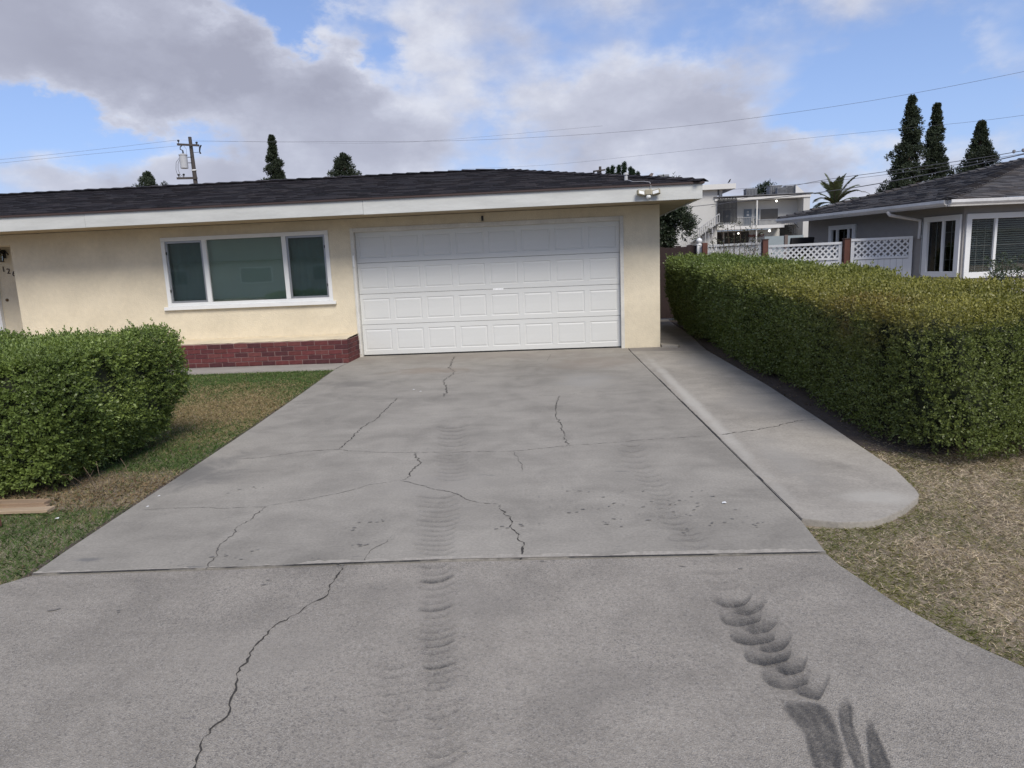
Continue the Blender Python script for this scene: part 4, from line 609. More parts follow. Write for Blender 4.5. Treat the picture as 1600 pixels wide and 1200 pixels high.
for sx in (-1, 1):
    c = Vector((1.56+sx*.125, 11.65, 2.632)); ax = Vector((1, -sx*.5, sx*.22)); mb = MB()
    ay = Vector((sx*.5, 1, -.35)).normalized(); az = ax.cross(ay)
    mb.obox(c, ax, ay, az, .062, .03, .04); hd = mb.build('lamp_head', M_BRONZE, FL, bevel=.008)
    MB().obox(c-ay.normalized()*.033-Vector((0, 0, .006)), ax, ay, az, .05, .003, .026).build('lamp_lens', M_LENS, FL)
    MB().tube([(1.56+sx*.04, 11.69, 2.61), (c.x-sx*.03, c.y+.02, c.z-.01)], .012, 6).build('lamp_arm', M_BRONZE, FL)
tag(MB().tube([(1.60, 11.70, 2.66), (1.605, 11.69, 2.735), (1.59, 11.70, 2.80), (1.50, 11.78, 2.826), (1.34, 11.9, 2.842), (1.30, 12.0, 2.872), (1.27, 12.15, 2.90)], .006, 6).build('light_cable', mat('grey_cable', (.35, .35, .36), .5, .1)), 'thin grey cable running from the roof down to the security light', 'cable')
tag(MB().lathe((1.27, 12.30, 2.90), [(.03, 0), (.03, .09), (.045, .10), (.04, .13), (.01, .14)], 10).build('vent_pipe', mat('vent_grey', (.45, .45, .46), .6, .1), smooth=False), 'short grey vent pipe on the shingles near the roof corner', 'vent pipe')
tag(MB().tube([(2.37, 12.6, 2.515), (2.37, 12.6, 2.46), (2.33, 12.6, 2.45), (2.33, 12.6, 2.515)], .006, 6).build('cable_hook', M_ALU), 'small metal cable hook under the right hand eave of the cream house', 'hook')
# ------------------------------------------------------------------ hedges
M_LEAF = leafmat('hedge_leaf', 0.42, 0.20, 0.4); M_NEEDLE = leafmat('conifer_leaf', 0.6, 0.10, 0.2); M_GRASS = leafmat('grass_blade', 0.6, 0.25, 0.15)
M_CORE = mat('hedge_core', (0.022, 0.028, 0.012), 0.95, 0.5, 14, 0.03, 16)  # dark fill for the core added inside the hedges to block light
M_BARK = mat('bark', (0.085, 0.062, 0.045), 0.95, 0.3, 8, 0.02, 20)
def unit(a): return a/np.maximum(1e-9, np.linalg.norm(a, axis=1, keepdims=True))
def leaf_quads(P, D, Wd, L, W, fold=0.25):
    """diamond leaves: base P, direction D, width direction Wd"""
    N = np.cross(D, Wd); L = L[:, None]; W = W[:, None]
    a = P; b = P+D*L*.52+Wd*W*.5+N*W*fold; c = P+D*L; d = P+D*L*.52-Wd*W*.5+N*W*fold
    return np.stack([a, b, c, d], 1).reshape(-1, 3)
def sprigs(P, A, length, leafL, leafW, nl, col_fn, jit=0.35):
    """every sprig is a shoot along A carrying nl leaves; returns verts, colours"""
    n = len(P); A = unit(A); R = unit(np.cross(A, rng.normal(size=(n, 3)))); S = np.cross(A, R)
    V, C = [], []
    base = col_fn(P)
    for k in range(nl):
        t = (k+0.6)/nl; ang = k*2.4+rng.random(n)*.8
        rad = R*np.cos(ang)[:, None]+S*np.sin(ang)[:, None]
        spread = 0.95-0.65*t
        D = unit(A*(0.35+0.6*t)+rad*spread+rng.normal(size=(n, 3))*jit*.5)
        Wd = unit(np.cross(D, A+rng.normal(size=(n, 3))*.25)+1e-6)
        sc = rng.uniform(.75, 1.15, n)*(1.0-.25*t)
        V.append(leaf_quads(P+A*(length*t)[:, None], D, Wd, leafL*sc, leafW*sc))
        C.append(base*rng.uniform(.72, 1.25, (n, 1))*(1+np.array([.16, .14, .0])*max(0, t-.5)))
    return np.concatenate(V), np.concatenate(C)
def rbox_points(n, half, faces, k=22.0):
    """random points on a rounded box (local, half extents); faces: list of (axis, sign, weight)"""
    hx = np.array(half); ar = np.array([w*4*np.prod(np.delete(hx, a)) for a, s, w in faces]); pick = rng.choice(len(faces), n, p=ar/ar.sum())
    U = rng.uniform(-1, 1, (n, 3))
    for i, (a, s, w) in enumerate(faces): U[pick == i, a] = s
    r = (np.abs(U)**k).sum(1)**(1/k); U = U/r[:, None]
    N = np.sign(U)*np.abs(U)**(k-1)/hx; return U*hx, unit(N)
def hedge(name, label, centre, half, warp, faces, n, lsize, col_fn, group=None, core_in=0.14, nl=7, bulge=(.05, .03)):
    T = thing(name, label, 'hedge', group, loc=(centre[0], centre[1], 0)); c = np.array(centre)
    P, N = rbox_points(n, half, faces); W = P+c
    disp = bulge[0]*snoise(W, 1.5, 11)+bulge[1]*snoise(W, 5.0, 12, 2)-.16*np.clip(snoise(W, 3.2, 13, 3)-.42, 0, .6)
    depth = -np.abs(rng.exponential(.045, n)); shoot = (rng.random(n) < .035)*rng.uniform(.02, .09, n)*(N[:, 2] > .3)
    W = W+N*(disp+depth+shoot)[:, None]; W = warp(W); W[:, 2] = np.maximum(W[:, 2], .03)
    A = N*.75+np.array([0, 0, .55])+rng.normal(size=(n, 3))*.45
    ls = lsize(W); V, C = sprigs(W, A, ls*2.4, ls, ls*.62, nl, col_fn)
    link(bpy.data.objects.new('foliage', raw_mesh('foliage', V, 4, C, M_LEAF)), T)
    # dark solid core, added to block light between the leaves; no real twigs
    bm = bmesh.new(); bmesh.ops.create_cube(bm, size=2.0); bmesh.ops.subdivide_edges(bm, edges=bm.edges[:], cuts=7, use_grid_fill=True)
    co = np.array([v.co[:] for v in bm.verts]); r = (np.abs(co)**22).sum(1)**(1/22); hh = np.array(half)-core_in
    co = co/r[:, None]*hh+c; co += (rng.normal(size=co.shape))*.02; co = warp(co)
    for v, q in zip(bm.verts, co): v.co = q
    me = bpy.data.meshes.new('twigs'); bm.to_mesh(me); bm.free(); me.materials.append(M_CORE); link(bpy.data.objects.new('twigs', me), T)
    return T
def mixcol(t, a, b): t = np.clip(t, 0, 1)[:, None]; return np.array(a)*(1-t)+np.array(b)*t
def col_left(P):
    t = .5+.5*snoise(P, 2.5, 3); c = mixcol(t, (.110, .158, .040), (.195, .258, .070)); y = snoise(P, 6, 5)
    return c*(1+.15*y[:, None])
def warp_left(W):
    W = W.copy(); z = W[:, 2]; s = np.clip(1-z/.55, 0, 1)          # undercut towards the ground
    W[:, 0] -= (.30*s**1.2)*(W[:, 0] > -4.2)*np.clip((W[:, 0]+4.6)/1.0, 0, 1); W[:, 1] += .10*s*(W[:, 1] < 5.3)
    W[:, 2] += .02*np.sin(W[:, 0]*3.1)+.015*(W[:, 0]+5); return W
hedge('boxwood_hedge', 'dense green clipped hedge left of the driveway beside the lawn', (-5.86, 5.66, .53), (2.20, .92, .51), warp_left,
      [(1, -1, 1.25), (2, 1, 1.1), (0, 1, 1.5), (1, 1, .5)], 24000, lambda W: np.full(len(W), .030)*rng.uniform(.8, 1.2, len(W)), col_left, core_in=.075, nl=8, bulge=(.035, .04))
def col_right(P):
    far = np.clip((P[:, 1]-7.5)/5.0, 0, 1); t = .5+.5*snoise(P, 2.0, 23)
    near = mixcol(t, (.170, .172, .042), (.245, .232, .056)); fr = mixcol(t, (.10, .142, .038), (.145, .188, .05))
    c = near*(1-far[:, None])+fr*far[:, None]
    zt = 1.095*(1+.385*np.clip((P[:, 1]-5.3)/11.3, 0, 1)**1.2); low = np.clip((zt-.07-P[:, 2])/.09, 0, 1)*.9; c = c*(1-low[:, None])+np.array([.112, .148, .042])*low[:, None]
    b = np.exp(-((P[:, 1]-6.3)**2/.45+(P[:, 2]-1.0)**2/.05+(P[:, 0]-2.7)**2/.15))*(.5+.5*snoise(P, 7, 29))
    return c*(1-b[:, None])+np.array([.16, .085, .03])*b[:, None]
def warp_right(W):
    W = W.copy(); y = W[:, 1]; f = np.clip((y-5.3)/11.3, 0, 1)
    W[:, 2] = W[:, 2]*(1.0+.385*f**1.2); side = np.clip((3.6-W[:, 0])/.9, 0, 1); s = np.clip(1-W[:, 2]/.8, 0, 1)
    W[:, 0] += side*(.26*f*s+.10*s*(1-f)+.06*np.sin(y*1.7)*s) + .12*side*f*0
    W[:, 0] += np.clip((W[:, 0]-3.6)/1.0, 0, 1)*(-.75*f); W[:, 2] += .02*np.sin(y*2.3+W[:, 0])
    n = np.clip((6.2-y)/.9, 0, 1)                                 # near end leans back, corner rounded
    W[:, 1] += .22*n*np.clip((W[:, 2]-.2)/1.0, 0, 1); W[:, 1] += .28*n*np.clip((2.95-W[:, 0])/.4, 0, 1); W[:, 1] += .36*np.clip(W[:, 0]-3.0, 0, 3)*n
    return W
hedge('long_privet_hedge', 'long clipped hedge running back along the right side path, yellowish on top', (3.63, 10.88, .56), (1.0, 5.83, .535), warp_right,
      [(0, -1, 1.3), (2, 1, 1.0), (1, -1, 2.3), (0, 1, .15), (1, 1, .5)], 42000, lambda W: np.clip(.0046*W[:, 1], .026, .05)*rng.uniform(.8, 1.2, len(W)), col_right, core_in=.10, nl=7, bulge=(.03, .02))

# ------------------------------------------------------------------ grass
def in_poly(X, Y, poly):
    r = np.zeros(len(X), bool); j = len(poly)-1
    for i in range(len(poly)):
        xi, yi = poly[i]; xj, yj = poly[j]
        c = ((yi > Y) != (yj > Y)) & (X < (xj-xi)*(Y-yi)/(yj-yi+1e-12)+xi); r ^= c; j = i
    return r
def grass(name, label, poly, n, h, w, col_fn, lean, dens_fn, excl=None):
    p = np.array(poly); X = rng.uniform(p[:, 0].min(), p[:, 0].max(), n*4); Y = rng.uniform(p[:, 1].min(), p[:, 1].max(), n*4)
    k = in_poly(X, Y, poly) & (rng.random(n*4) < dens_fn(X, Y))
    if excl is not None: k &= ~excl(X, Y)
    X, Y = X[k][:n], Y[k][:n]; m = len(X); P = np.stack([X, Y, np.full(m, -.034)], 1)
    a = rng.random(m)*6.283; D = np.stack([np.cos(a)*lean, np.sin(a)*lean, np.ones(m)], 1)+rng.normal(size=(m, 3))*.35*np.array([1, 1, .2])
    D = unit(D); D[:, 2] = np.abs(D[:, 2]); sc = rng.uniform(.5, 1.2, m); far = np.clip(Y/5.0, .8, 2.0)
    S = unit(np.cross(D, rng.normal(size=(m, 3)))); L = (h*sc)[:, None]; Wd = (w*far*rng.uniform(.7, 1.3, m))[:, None]
    bend = np.stack([np.cos(a), np.sin(a), np.full(m, -.35)], 1)*L*.28
    V = np.stack([P-S*Wd*.5, P+S*Wd*.5, P+D*L*.6+S*Wd*.4, P+D*L+bend*1.0, P+D*L*.6-S*Wd*.4], 1).reshape(-1, 3)
    C = col_fn(P)*rng.uniform(.65, 1.3, (m, 1))
    o = link(bpy.data.objects.new(name, raw_mesh(name, V, 5, C, M_GRASS))); return tag(o, label, 'grass', kind='stuff')
hx_l = lambda X, Y: (X < -4.15) & (Y > 5.15) & (Y < 6.3) & (X > -8)
def col_lawn(P):
    X, Y = P[:, 0], P[:, 1]; n = snoise(P, 2.2, 41); n2 = snoise(P, 9, 42, 2)
    dry = np.exp(-(((X+4.2)/1.0)**2+((Y-7.9)/1.15)**2))*1.25+np.exp(-(((X+4.9)/1.2)**2+((Y-9.3)/.8)**2))*.45+.22*n+.25*n2*rng.random(len(P))
    under = np.clip((Y-4.45)/.25, 0, 1)*np.clip((5.6-Y)/.3, 0, 1)
    dry = np.maximum(dry, under*.85)
    g = mixcol(.5+.5*n2, (.085, .145, .045), (.125, .185, .062)); st = (rng.random(len(P)) < np.clip(dry, .04, .92))[:, None]
    return np.where(st, mixcol(rng.random(len(P)), (.27, .21, .115), (.40, .32, .19)), g)
grass('lawn_grass', 'short green lawn with a dry patch left of the driveway', [(-3.67, 11.18)] + [(x-.012, y) for x, y in LEFT_EDGE[1:]] + [(-3.08, 3.26), (-4.6, 1.8), (-9, 1.8), (-9, 11.18)], 300000, .034, .0030, col_lawn, .75,
      lambda X, Y: np.clip(5.0/np.maximum(Y, 3), .35, 1)*np.where((Y > 4.55) & (Y < 5.5), .45, 1.0)*np.where(X < -7.5, .1, 1), hx_l)
def col_dry(P):
    X, Y = P[:, 0], P[:, 1]; n = snoise(P, 2.0, 51); n2 = snoise(P, 8, 52, 2)
    d_drive = np.clip((X-1.42-.32*np.clip(3.5-Y, 0, 2))/.55, 0, 1); d_walk = np.clip(np.hypot(np.maximum(X-2.3, 0), 0)/.5+np.clip((3.95-Y)/.35, 0, 1)*(X < 2.4), 0, 1)
    green = .70*(1-d_drive)+.45*(1-d_walk)+.16+.34*n+.25*n2; green = np.maximum(green, .03)
    g = mixcol(.5+.5*n2, (.12, .145, .045), (.21, .205, .07)); s = mixcol(rng.random(len(P)), (.36, .285, .21), (.80, .68, .53))
    br = (rng.random(len(P)) < .22)[:, None]; s = np.where(br, np.array([.22, .17, .13]), s)
    return np.where((rng.random(len(P)) < np.clip(green, 0, .9))[:, None], g, s)
RIGHT_POLY = [(1.445, 4.0), (1.405, 3.44), (1.495, 3.02), (1.607, 2.71), (1.726, 2.50), (2.2, 1.98), (3.2, 1.1), (7.5, 1.1), (7.5, 6.3), (2.75, 6.3), (2.475, 5.7), (2.44, 4.96), (2.37, 4.54), (2.325, 4.445), (2.18, 4.245), (2.003, 4.078), (1.811, 3.98), (1.623, 3.97)]
grass('dry_grass', 'sparse straw coloured lawn with green fringes beside the driveway and path', RIGHT_POLY, 210000, .030, .0026, col_dry, 1.7,
      lambda X, Y: np.clip(3.4/np.maximum(Y, 2.0), .4, 1)*np.where(X > 5.2, .25, 1)*np.where((X > 3.0) & (Y > 5.6), .3, 1))
def col_edge(P): return mixcol(rng.random(len(P)), (.05, .075, .022), (.10, .12, .035))
grass('seam_weeds', 'tiny weeds growing in the driveway joints', [(1.41, 3.55), (1.41, 3.60), (1.10, 3.585), (1.10, 3.56)], 500, .022, .003, col_edge, .8, lambda X, Y: np.ones(len(X)))
grass('seam_weeds', 'small weed tufts in the seam of the side path', [(1.425, 4.08), (1.45, 4.08), (1.445, 4.34), (1.42, 4.34)], 260, .035, .003, col_edge, .8, lambda X, Y: (np.sin(Y*40) > .2)*1.0)
grass('seam_weeds', 'single weed tuft halfway up the seam of the side path', [(1.405, 5.00), (1.44, 5.00), (1.44, 5.09), (1.405, 5.09)], 90, .04, .003, col_edge, .8, lambda X, Y: np.ones(len(X)))
# soil strip along the hedge foot, leaf litter
def soil_strip(name, poly, z):
    return tag(MB().prism(poly, -.036, z).build(name, M_SOIL), kind='structure')
soil_strip('hedge_bed', [(2.50, 5.6), (2.575, 8.4), (2.585, 11.8), (2.80, 14.5), (2.98, 18.5), (5.0, 18.5), (5.0, 5.9), (3.0, 5.45)], -.024)
def litter(name, label, n, xr, yr, cols, sz, fn=None):
    X = rng.uniform(*xr, n); Y = rng.uniform(*yr, n)
    if fn is not None: k = fn(X, Y); X, Y = X[k], Y[k]
    m = len(X); P = np.stack([X, Y, rng.uniform(-.03, -.012, m)], 1); a = rng.random(m)*6.28
    D = unit(np.stack([np.cos(a), np.sin(a), rng.normal(0, .25, m)], 1)); Wd = unit(np.cross(D, np.array([0, 0, 1.0])+rng.normal(size=(m, 3))*.4))
    L = rng.uniform(.5, 1.3, m)*sz; V = leaf_quads(P, D, Wd, L, L*.45); c = np.array(cols)[rng.integers(0, len(cols), m)]
    o = link(bpy.data.objects.new(name, raw_mesh(name, V, 4, c, M_GRASS))); tag(o, label, 'leaf litter', kind='stuff')
litter('leaf_litter', 'dry leaf litter and clippings under the left hedge', 5000, (-6.5, -2.95), (4.3, 5.6), [(.22, .15, .09), (.14, .09, .055), (.30, .22, .14), (.10, .065, .04)], .035, lambda X, Y: (rng.random(len(X)) < np.exp(-((Y-4.95-.28*(X+3.2)*(X > -3.8))/.30)**2)) & (X < -3.06-.0*Y))
litter('leaf_litter', 'dry leaf litter along the foot of the long right hedge', 4500, (2.5, 4.2), (4.9, 12.0), [(.14, .10, .065), (.09, .065, .045), (.22, .17, .11)], .03, lambda X, Y: (X > 2.6-.02*(Y-5)) & (rng.random(len(X)) < np.exp(-((X-2.62)/.35)**2)+.5*(Y < 5.8)))
# dead twigs and straw at the near end of the right hedge
mb = MB()
for k in range(26):
    x, y = random.uniform(2.95, 4.6), 0; y = 5.30+.30*(x-2.85)+random.uniform(-.12, .25); a = random.random()*6.28; l = random.uniform(.12, .35)
    mb.tube([(x, y, -.03), (x+math.cos(a)*l*.5, y+math.sin(a)*l*.5, l*.35), (x+math.cos(a)*l, y+math.sin(a)*l*.8, l*.25+random.uniform(0, .2))], .0018, 4)
tag(mb.build('dead_twigs', mat('dry_twig', (.16, .115, .08), .9, .3, 20)), 'dry bare twigs sticking out at the foot of the near hedge end', 'twigs', kind='stuff')
mb = MB()
for k in range(20):
    x = random.uniform(-4.1, -3.4); y = 5.0+(x+3.6)*-.25+random.uniform(-.2, .35); a = random.random()*6.28; l = random.uniform(.1, .28)
    mb.tube([(x, y, -.03), (x+math.cos(a)*l*.5, y+math.sin(a)*l*.5, l*.45), (x+math.cos(a)*l, y+math.sin(a)*l*.8, l*.3+random.uniform(0, .15))], .0016, 4)
tag(mb.build('dead_twigs', mat('dry_twig')), 'dry bare twigs under the right end of the left hedge', 'twigs', kind='stuff')
# boards lying by the hedge
M_LUM = [mat('lumber_a', (.33, .235, .155), .8, .25, 3, .002, 40, streak=(1, 12, 12)), mat('lumber_b', (.27, .19, .125), .8, .3, 3, .002, 40, streak=(1, 12, 12)), mat('lumber_c', (.38, .29, .20), .8, .25, 3, .002, 40, streak=(1, 12, 12))]
for k, (x, y, z, L, wd, th, rot, label) in enumerate([
        (-3.86, 4.70, -.02, 1.5, .08, .022, .02, 'rearmost tan board of the lumber pile under the left hedge'),
        (-3.735, 4.615, .004, 1.7, .08, .022, .05, 'upper long tan board resting across the lumber pile'),
        (-3.64, 4.52, -.02, 1.6, .085, .024, .03, 'front board with pale worn edge lying on the lawn'),
        (-4.05, 4.50, .03, 1.1, .12, .03, .14, 'short board on top of the lumber pile at the picture edge'),
        (-3.705, 4.575, -.02, 1.4, .045, .03, .05, 'thin narrow strip tucked in the middle of the lumber pile')]):
    o = MB().box(-L, 0, -wd/2, wd/2, 0, th).build('lumber_board', M_LUM[k % 3], None, bevel=.003, loc=(x, y, z)); o.rotation_euler = (0, 0, rot)
    tag(o, label, 'board', 'boards left on the lawn by the hedge')
o = MB().box(-.2, 0, -.05, .05, 0, .07).build('loose_brick', mat('loose_brick', (.20, .085, .055), .85, .3, 14, .003, 60), None, bevel=.006, loc=(-3.775, 4.19, -.02)); o.rotation_euler = (0, 0, .1)
tag(o, 'reddish brown loose brick on the grass in front of the boards', 'brick')
for k, (x, y) in enumerate(((-3.45, 4.32), (-2.98, 4.75), (-2.93, 4.52), (1.05, 4.35), (-1.9, 8.9), (-1.78, 8.75))):
    o = MB().add([(-.014, -.008, 0), (.0, -.013, .004), (.016, -.004, .002), (.010, .011, .006), (-.008, .012, .003)], [(0, 1, 2, 3, 4)]).build('paper_scrap', M_WHITE, None, loc=(x, y, .006 if k > 2 else -.004))
    tag(o, ['white scrap on the lawn right of the boards', 'white scrap at the lawn edge by the hedge corner', 'white scrap at the lawn edge nearer the street', 'white fleck on the right of the driveway', 'farther of two white flecks on the left of the driveway', 'nearer of two white flecks on the left of the driveway'][k], 'litter', 'white flecks of litter')
# ------------------------------------------------------------------ side gate and lattice fence
M_GATE = mat('dark_brown_stain', (.026, .015, .015), .8, .3, 5, .003, 40, streak=(6, 6, .6)); M_POST = mat('red_brown_post', (.10, .040, .030), .75, .25, 5, .002, 40)
G = thing('wooden_gate', 'dark brown vertical board gate closing the alley beside the garage', 'gate', loc=(2.8, 18.3, 0))
x = 1.90; k = 0
while x < 3.66:
    wd = random.uniform(.128, .142); top = 1.845+.035*(x-2.7)+random.uniform(-.02, .02); y = 18.30+random.uniform(-.006, .006); e = random.uniform(-.018, .018)
    MB().add([(x, y, .03), (x+wd, y, .03), (x+wd, y+.02, .03), (x, y+.02, .03), (x, y, top-e), (x+wd, y, top+e), (x+wd, y+.02, top+e), (x, y+.02, top-e)],
             [(0, 3, 2, 1), (4, 5, 6, 7), (0, 1, 5, 4), (1, 2, 6, 5), (2, 3, 7, 6), (3, 0, 4, 7)]).build('board', M_GATE, G); x += wd+.0015
for z in (.35, 1.5): MB().box(1.90, 3.66, 18.33, 18.37, z, z+.09).build('rail', M_GATE, G)
def post(x, y, w, top, m, cap, label):
    T = thing('fence_post', label, 'post', 'posts of the lattice fence', loc=(x, y, 0))
    MB().box(x-w, x+w, y-w, y+w, -.03, top).build('shaft', m, T, bevel=.006)
    if cap == 'flat': MB().box(x-w-.012, x+w+.012, y-w-.012, y+w+.012, top+.002, top+.022).build('cap', M_BROWNMETAL, T)
    if cap == 'ball': MB().lathe((x, y, top), [(.07, .002), (.075, .02), (.05, .035), (.03, .045), (.06, .07), (.078, .11), (.066, .15), (.03, .18), (.006, .19)], 14).build('finial', M_VINYL, T, smooth=True)
    return T
post(3.70, 18.18, .06, 1.86, M_VINYL, 'ball', 'white fence post with ball finial beside the brown gate')
post(3.80, 18.0, .062, 1.915, M_POST, None, 'brown wooden post right of the white finial post')
post(5.02, 17.1, .062, 1.905, M_POST, 'flat', 'brown wooden post between the rose tangled panel and the middle lattice panel')
post(6.50, 16.1, .062, 1.825, M_POST, 'flat', 'brown wooden post between the middle and right lattice panels')
def lattice(A, B, top, bot, frame, boards, label, slat_gap=.128):
    A, B = Vector(A), Vector(B); e = (B-A); L = e.length; e.normalize(); n = Vector((-e.y, e.x, 0)); T = thing('lattice_panel', label, 'fence panel', 'white lattice fence panels', loc=tuple((A+B)/2))
    at = lambda a, z, d=0.0: A+e*a+n*d+Vector((0, 0, z))
    def bar(name, a0, a1, z0, z1, d=.0, hy=.02): MB().obox(at((a0+a1)/2, (z0+z1)/2, d), e, n, (0, 0, 1), (a1-a0)/2, hy, (z1-z0)/2).build(name, M_VINYL, T, bevel=.003)
    bar('top_rail', 0, L, top-.055, top, 0, .035); bar('stile', 0, .07, .05, top-.056); bar('stile', L-.07, L, .05, top-.056)
    bar('middle_rail', .071, L-.071, bot-.05, bot, 0, .03)
    z0, z1 = bot, top-.056; h = z1-z0; x0, x1 = .071, L-.071; w = .0175
    for s, d in ((1, -.006), (-1, .006)):
        a = x0-h
        while a < x1:
            p0, p1 = [a, z0 if s > 0 else z1], [a+h, z1 if s > 0 else z0]
            t0 = max(0.0, (x0-a)/h); t1 = min(1.0, (x1-a)/h)
            if t1-t0 > .12:
                q0 = at(a+h*t0, p0[1]+(p1[1]-p0[1])*t0, d); q1 = at(a+h*t1, p0[1]+(p1[1]-p0[1])*t1, d); ax = (q1-q0)
                MB().obox((q0+q1)/2, ax, n, ax.cross(n), ax.length/2, .005, w).build('lattice_slat', M_VINYL, T)
            a += slat_gap
    if boards:
        a = .072
        while a < L-.08: MB().obox(at(a+.058, (bot-.051)/2+.02, .0), e, n, (0, 0, 1), .057, .012, (bot-.051)/2-.03).build('board', M_VINYL, T, bevel=.003); a += .118
    return T
lattice((3.88, 17.95, 0), (4.95, 17.15, 0), 1.86, 1.45, .06, True, 'white lattice panel behind the rose canes next to the gate')
lattice((5.10, 17.05, 0), (6.43, 16.15, 0), 1.775, 1.43, .06, True, 'middle white lattice panel between two brown posts')
lattice((6.58, 16.05, 0), (7.66, 15.56, 0), 1.825, 1.42, .06, True, 'right white lattice panel with boards below meeting the grey house')
# rose canes growing through the first panel
def plant(name, label, cat, base, stems, leaf, col, lw=.5, droop=.0, m=None):
    T = thing(name, label, cat, loc=base); mb = MB(); P = []; A = []
    for dx, dy, h, bend in stems:
        pts = [(base[0]+dx*t+bend*math.sin(t*2.6), base[1]+dy*t, base[2]+h*t) for t in np.linspace(0, 1, 7)]
        mb.tube(pts, [.010*(1-.6*i/6) for i in range(7)], 5)
        for i in range(2, 7):
            for q in range(leaf[0]): P.append([c+random.gauss(0, .05) for c in pts[i]]); A.append([random.gauss(0, .6), random.gauss(0, .6), random.uniform(-.1, .7)])
    mb.build('stem', M_BARK, T); P, A = np.array(P), np.array(A)
    V, C = sprigs(P, A, np.full(len(P), leaf[1]*1.8), np.full(len(P), leaf[1]), np.full(len(P), leaf[1]*lw), 5, lambda q: np.tile(np.array(col), (len(q), 1)))
    link(bpy.data.objects.new('foliage', raw_mesh('foliage', V, 4, C, m or M_LEAF)), T); return T
plant('rose_bush', 'leggy rose bush with bare canes climbing over the lattice by the gate', 'rose bush', (4.35, 17.2, .0),
      [(random.uniform(-.75, .55), random.uniform(-.25, .1), random.uniform(1.75, 2.35), random.uniform(-.1, .1)) for _ in range(18)], (3, .05), (.045, .05, .025), .6)
plant('rose_bush', 'grey green leafy rose bush in front of the grey house front window', 'rose bush', (7.72, 12.6, .0),
      [(random.uniform(-.30, .40), random.uniform(-.3, .3), random.uniform(.85, 1.33), random.uniform(-.10, .10)) for _ in range(24)], (7, .045), (.055, .075, .045), .6)

# ------------------------------------------------------------------ grey neighbouring house
NB = thing('grey_house', 'grey stucco neighbour house with weathered hip roof and white corner windows', 'house', loc=(8.1, 14.5, 0))
M_GREY = mat('grey_stucco', (.30, .288, .282), .9, .14, 1.2, .005, 45); M_NFAS = mat('weathered_white_fascia', (.55, .55, .56), .6, .25, 2.0)
sdir = Vector((-.342, .940, 0)).normalized(); fdir = Vector((.995, .10, 0)).normalized()
Wc = Vector((8.1, 14.52, 0)); sn = Vector((-sdir.y, sdir.x, 0)); fn_ = Vector((fdir.y, -fdir.x, 0))
def S(t, z, d=0.0): return Wc+sdir*t+sn*d+Vector((0, 0, z))       # side wall, d outwards (left)
def Fw(t, z, d=0.0): return Wc+fdir*t+fn_*d+Vector((0, 0, z))     # front wall, d outwards (street)
def quad(mb, *p): mb.add(p, [(0, 1, 2, 3)])
mb = MB()
def wallholes(mb, fnc, xs, zs, holes):
    for a, b in zip(xs[:-1], xs[1:]):
        for c, d in zip(zs[:-1], zs[1:]):
            if any(h[0] <= a+1e-6 and b <= h[1]+1e-6 and h[2] <= c+1e-6 and d <= h[3]+1e-6 for h in holes): continue
            quad(mb, fnc(a, c), fnc(b, c), fnc(b, d), fnc(a, d))
    for a, b, c, d in holes:
        for (p, q) in (((a, c), (b, c)), ((b, c), (b, d)), ((b, d), (a, d)), ((a, d), (a, c))):
            quad(mb, fnc(*p), fnc(*q), fnc(q[0], q[1], -.12), fnc(p[0], p[1], -.12))
SW = [(.10, .84, 1.03, 2.13), (2.86, 3.62, 1.30, 2.13)]; FW_ = [(.10, 2.7, 1.00, 2.13)]
wallholes(mb, S, [0, .10, .84, 2.86, 3.62, 4.45], [-.05, 1.03, 1.30, 2.13, 2.40], [SW[0], SW[1]])
wallholes(mb, Fw, [0, .10, 2.7, 6.0], [-.05, 1.00, 2.13, 2.40], FW_)
quad(mb, S(4.45, -.05), S(4.45, 2.4), S(4.45, 2.4)+Vector((6, 1, 0)), S(4.45, -.05)+Vector((6, 1, 0)))
mb.build('wall', M_GREY, NB)
Cn, An, Fn, Hn = Vector((7.48, 14.0, 2.455)), Vector((5.80, 18.62, 2.455)), Vector((14.5, 14.7, 2.455)), Vector((11.9, 18.42, 3.66))
Bn = Vector((16.0, 19.0, 3.66)); Gn = Vector((11.0, 22.5, 2.455))
M_NDECK = mat('neighbour_roof_underlay', (.05, .048, .05), .9, .3, 15, .01, 30)
nroof = MB().add([Cn, Fn, Hn, An, Bn, Gn], [(0, 2, 3), (0, 1, 4, 2), (3, 2, 5), (2, 4, 5)]).build('roof', M_NDECK, NB)
NSH = [(.062, .060, .064), (.085, .082, .086), (.048, .046, .050), (.105, .098, .098), (.070, .062, .060)]
def plane_shingles(P0, P1, top, keep):
    e = (P1-P0); L = e.length; e.normalize(); v = top-P0; a = v.dot(e); s = v-e*a; T = s.length; s.normalize()
    shingles(nroof, P0, e, s, lambda t: (a*t/T, L-(L-a)*t/T), T-.05, .135, .28, NSH, M_SHING, keep, th=.016)
plane_shingles(Cn, An, Hn, 170) if False else None
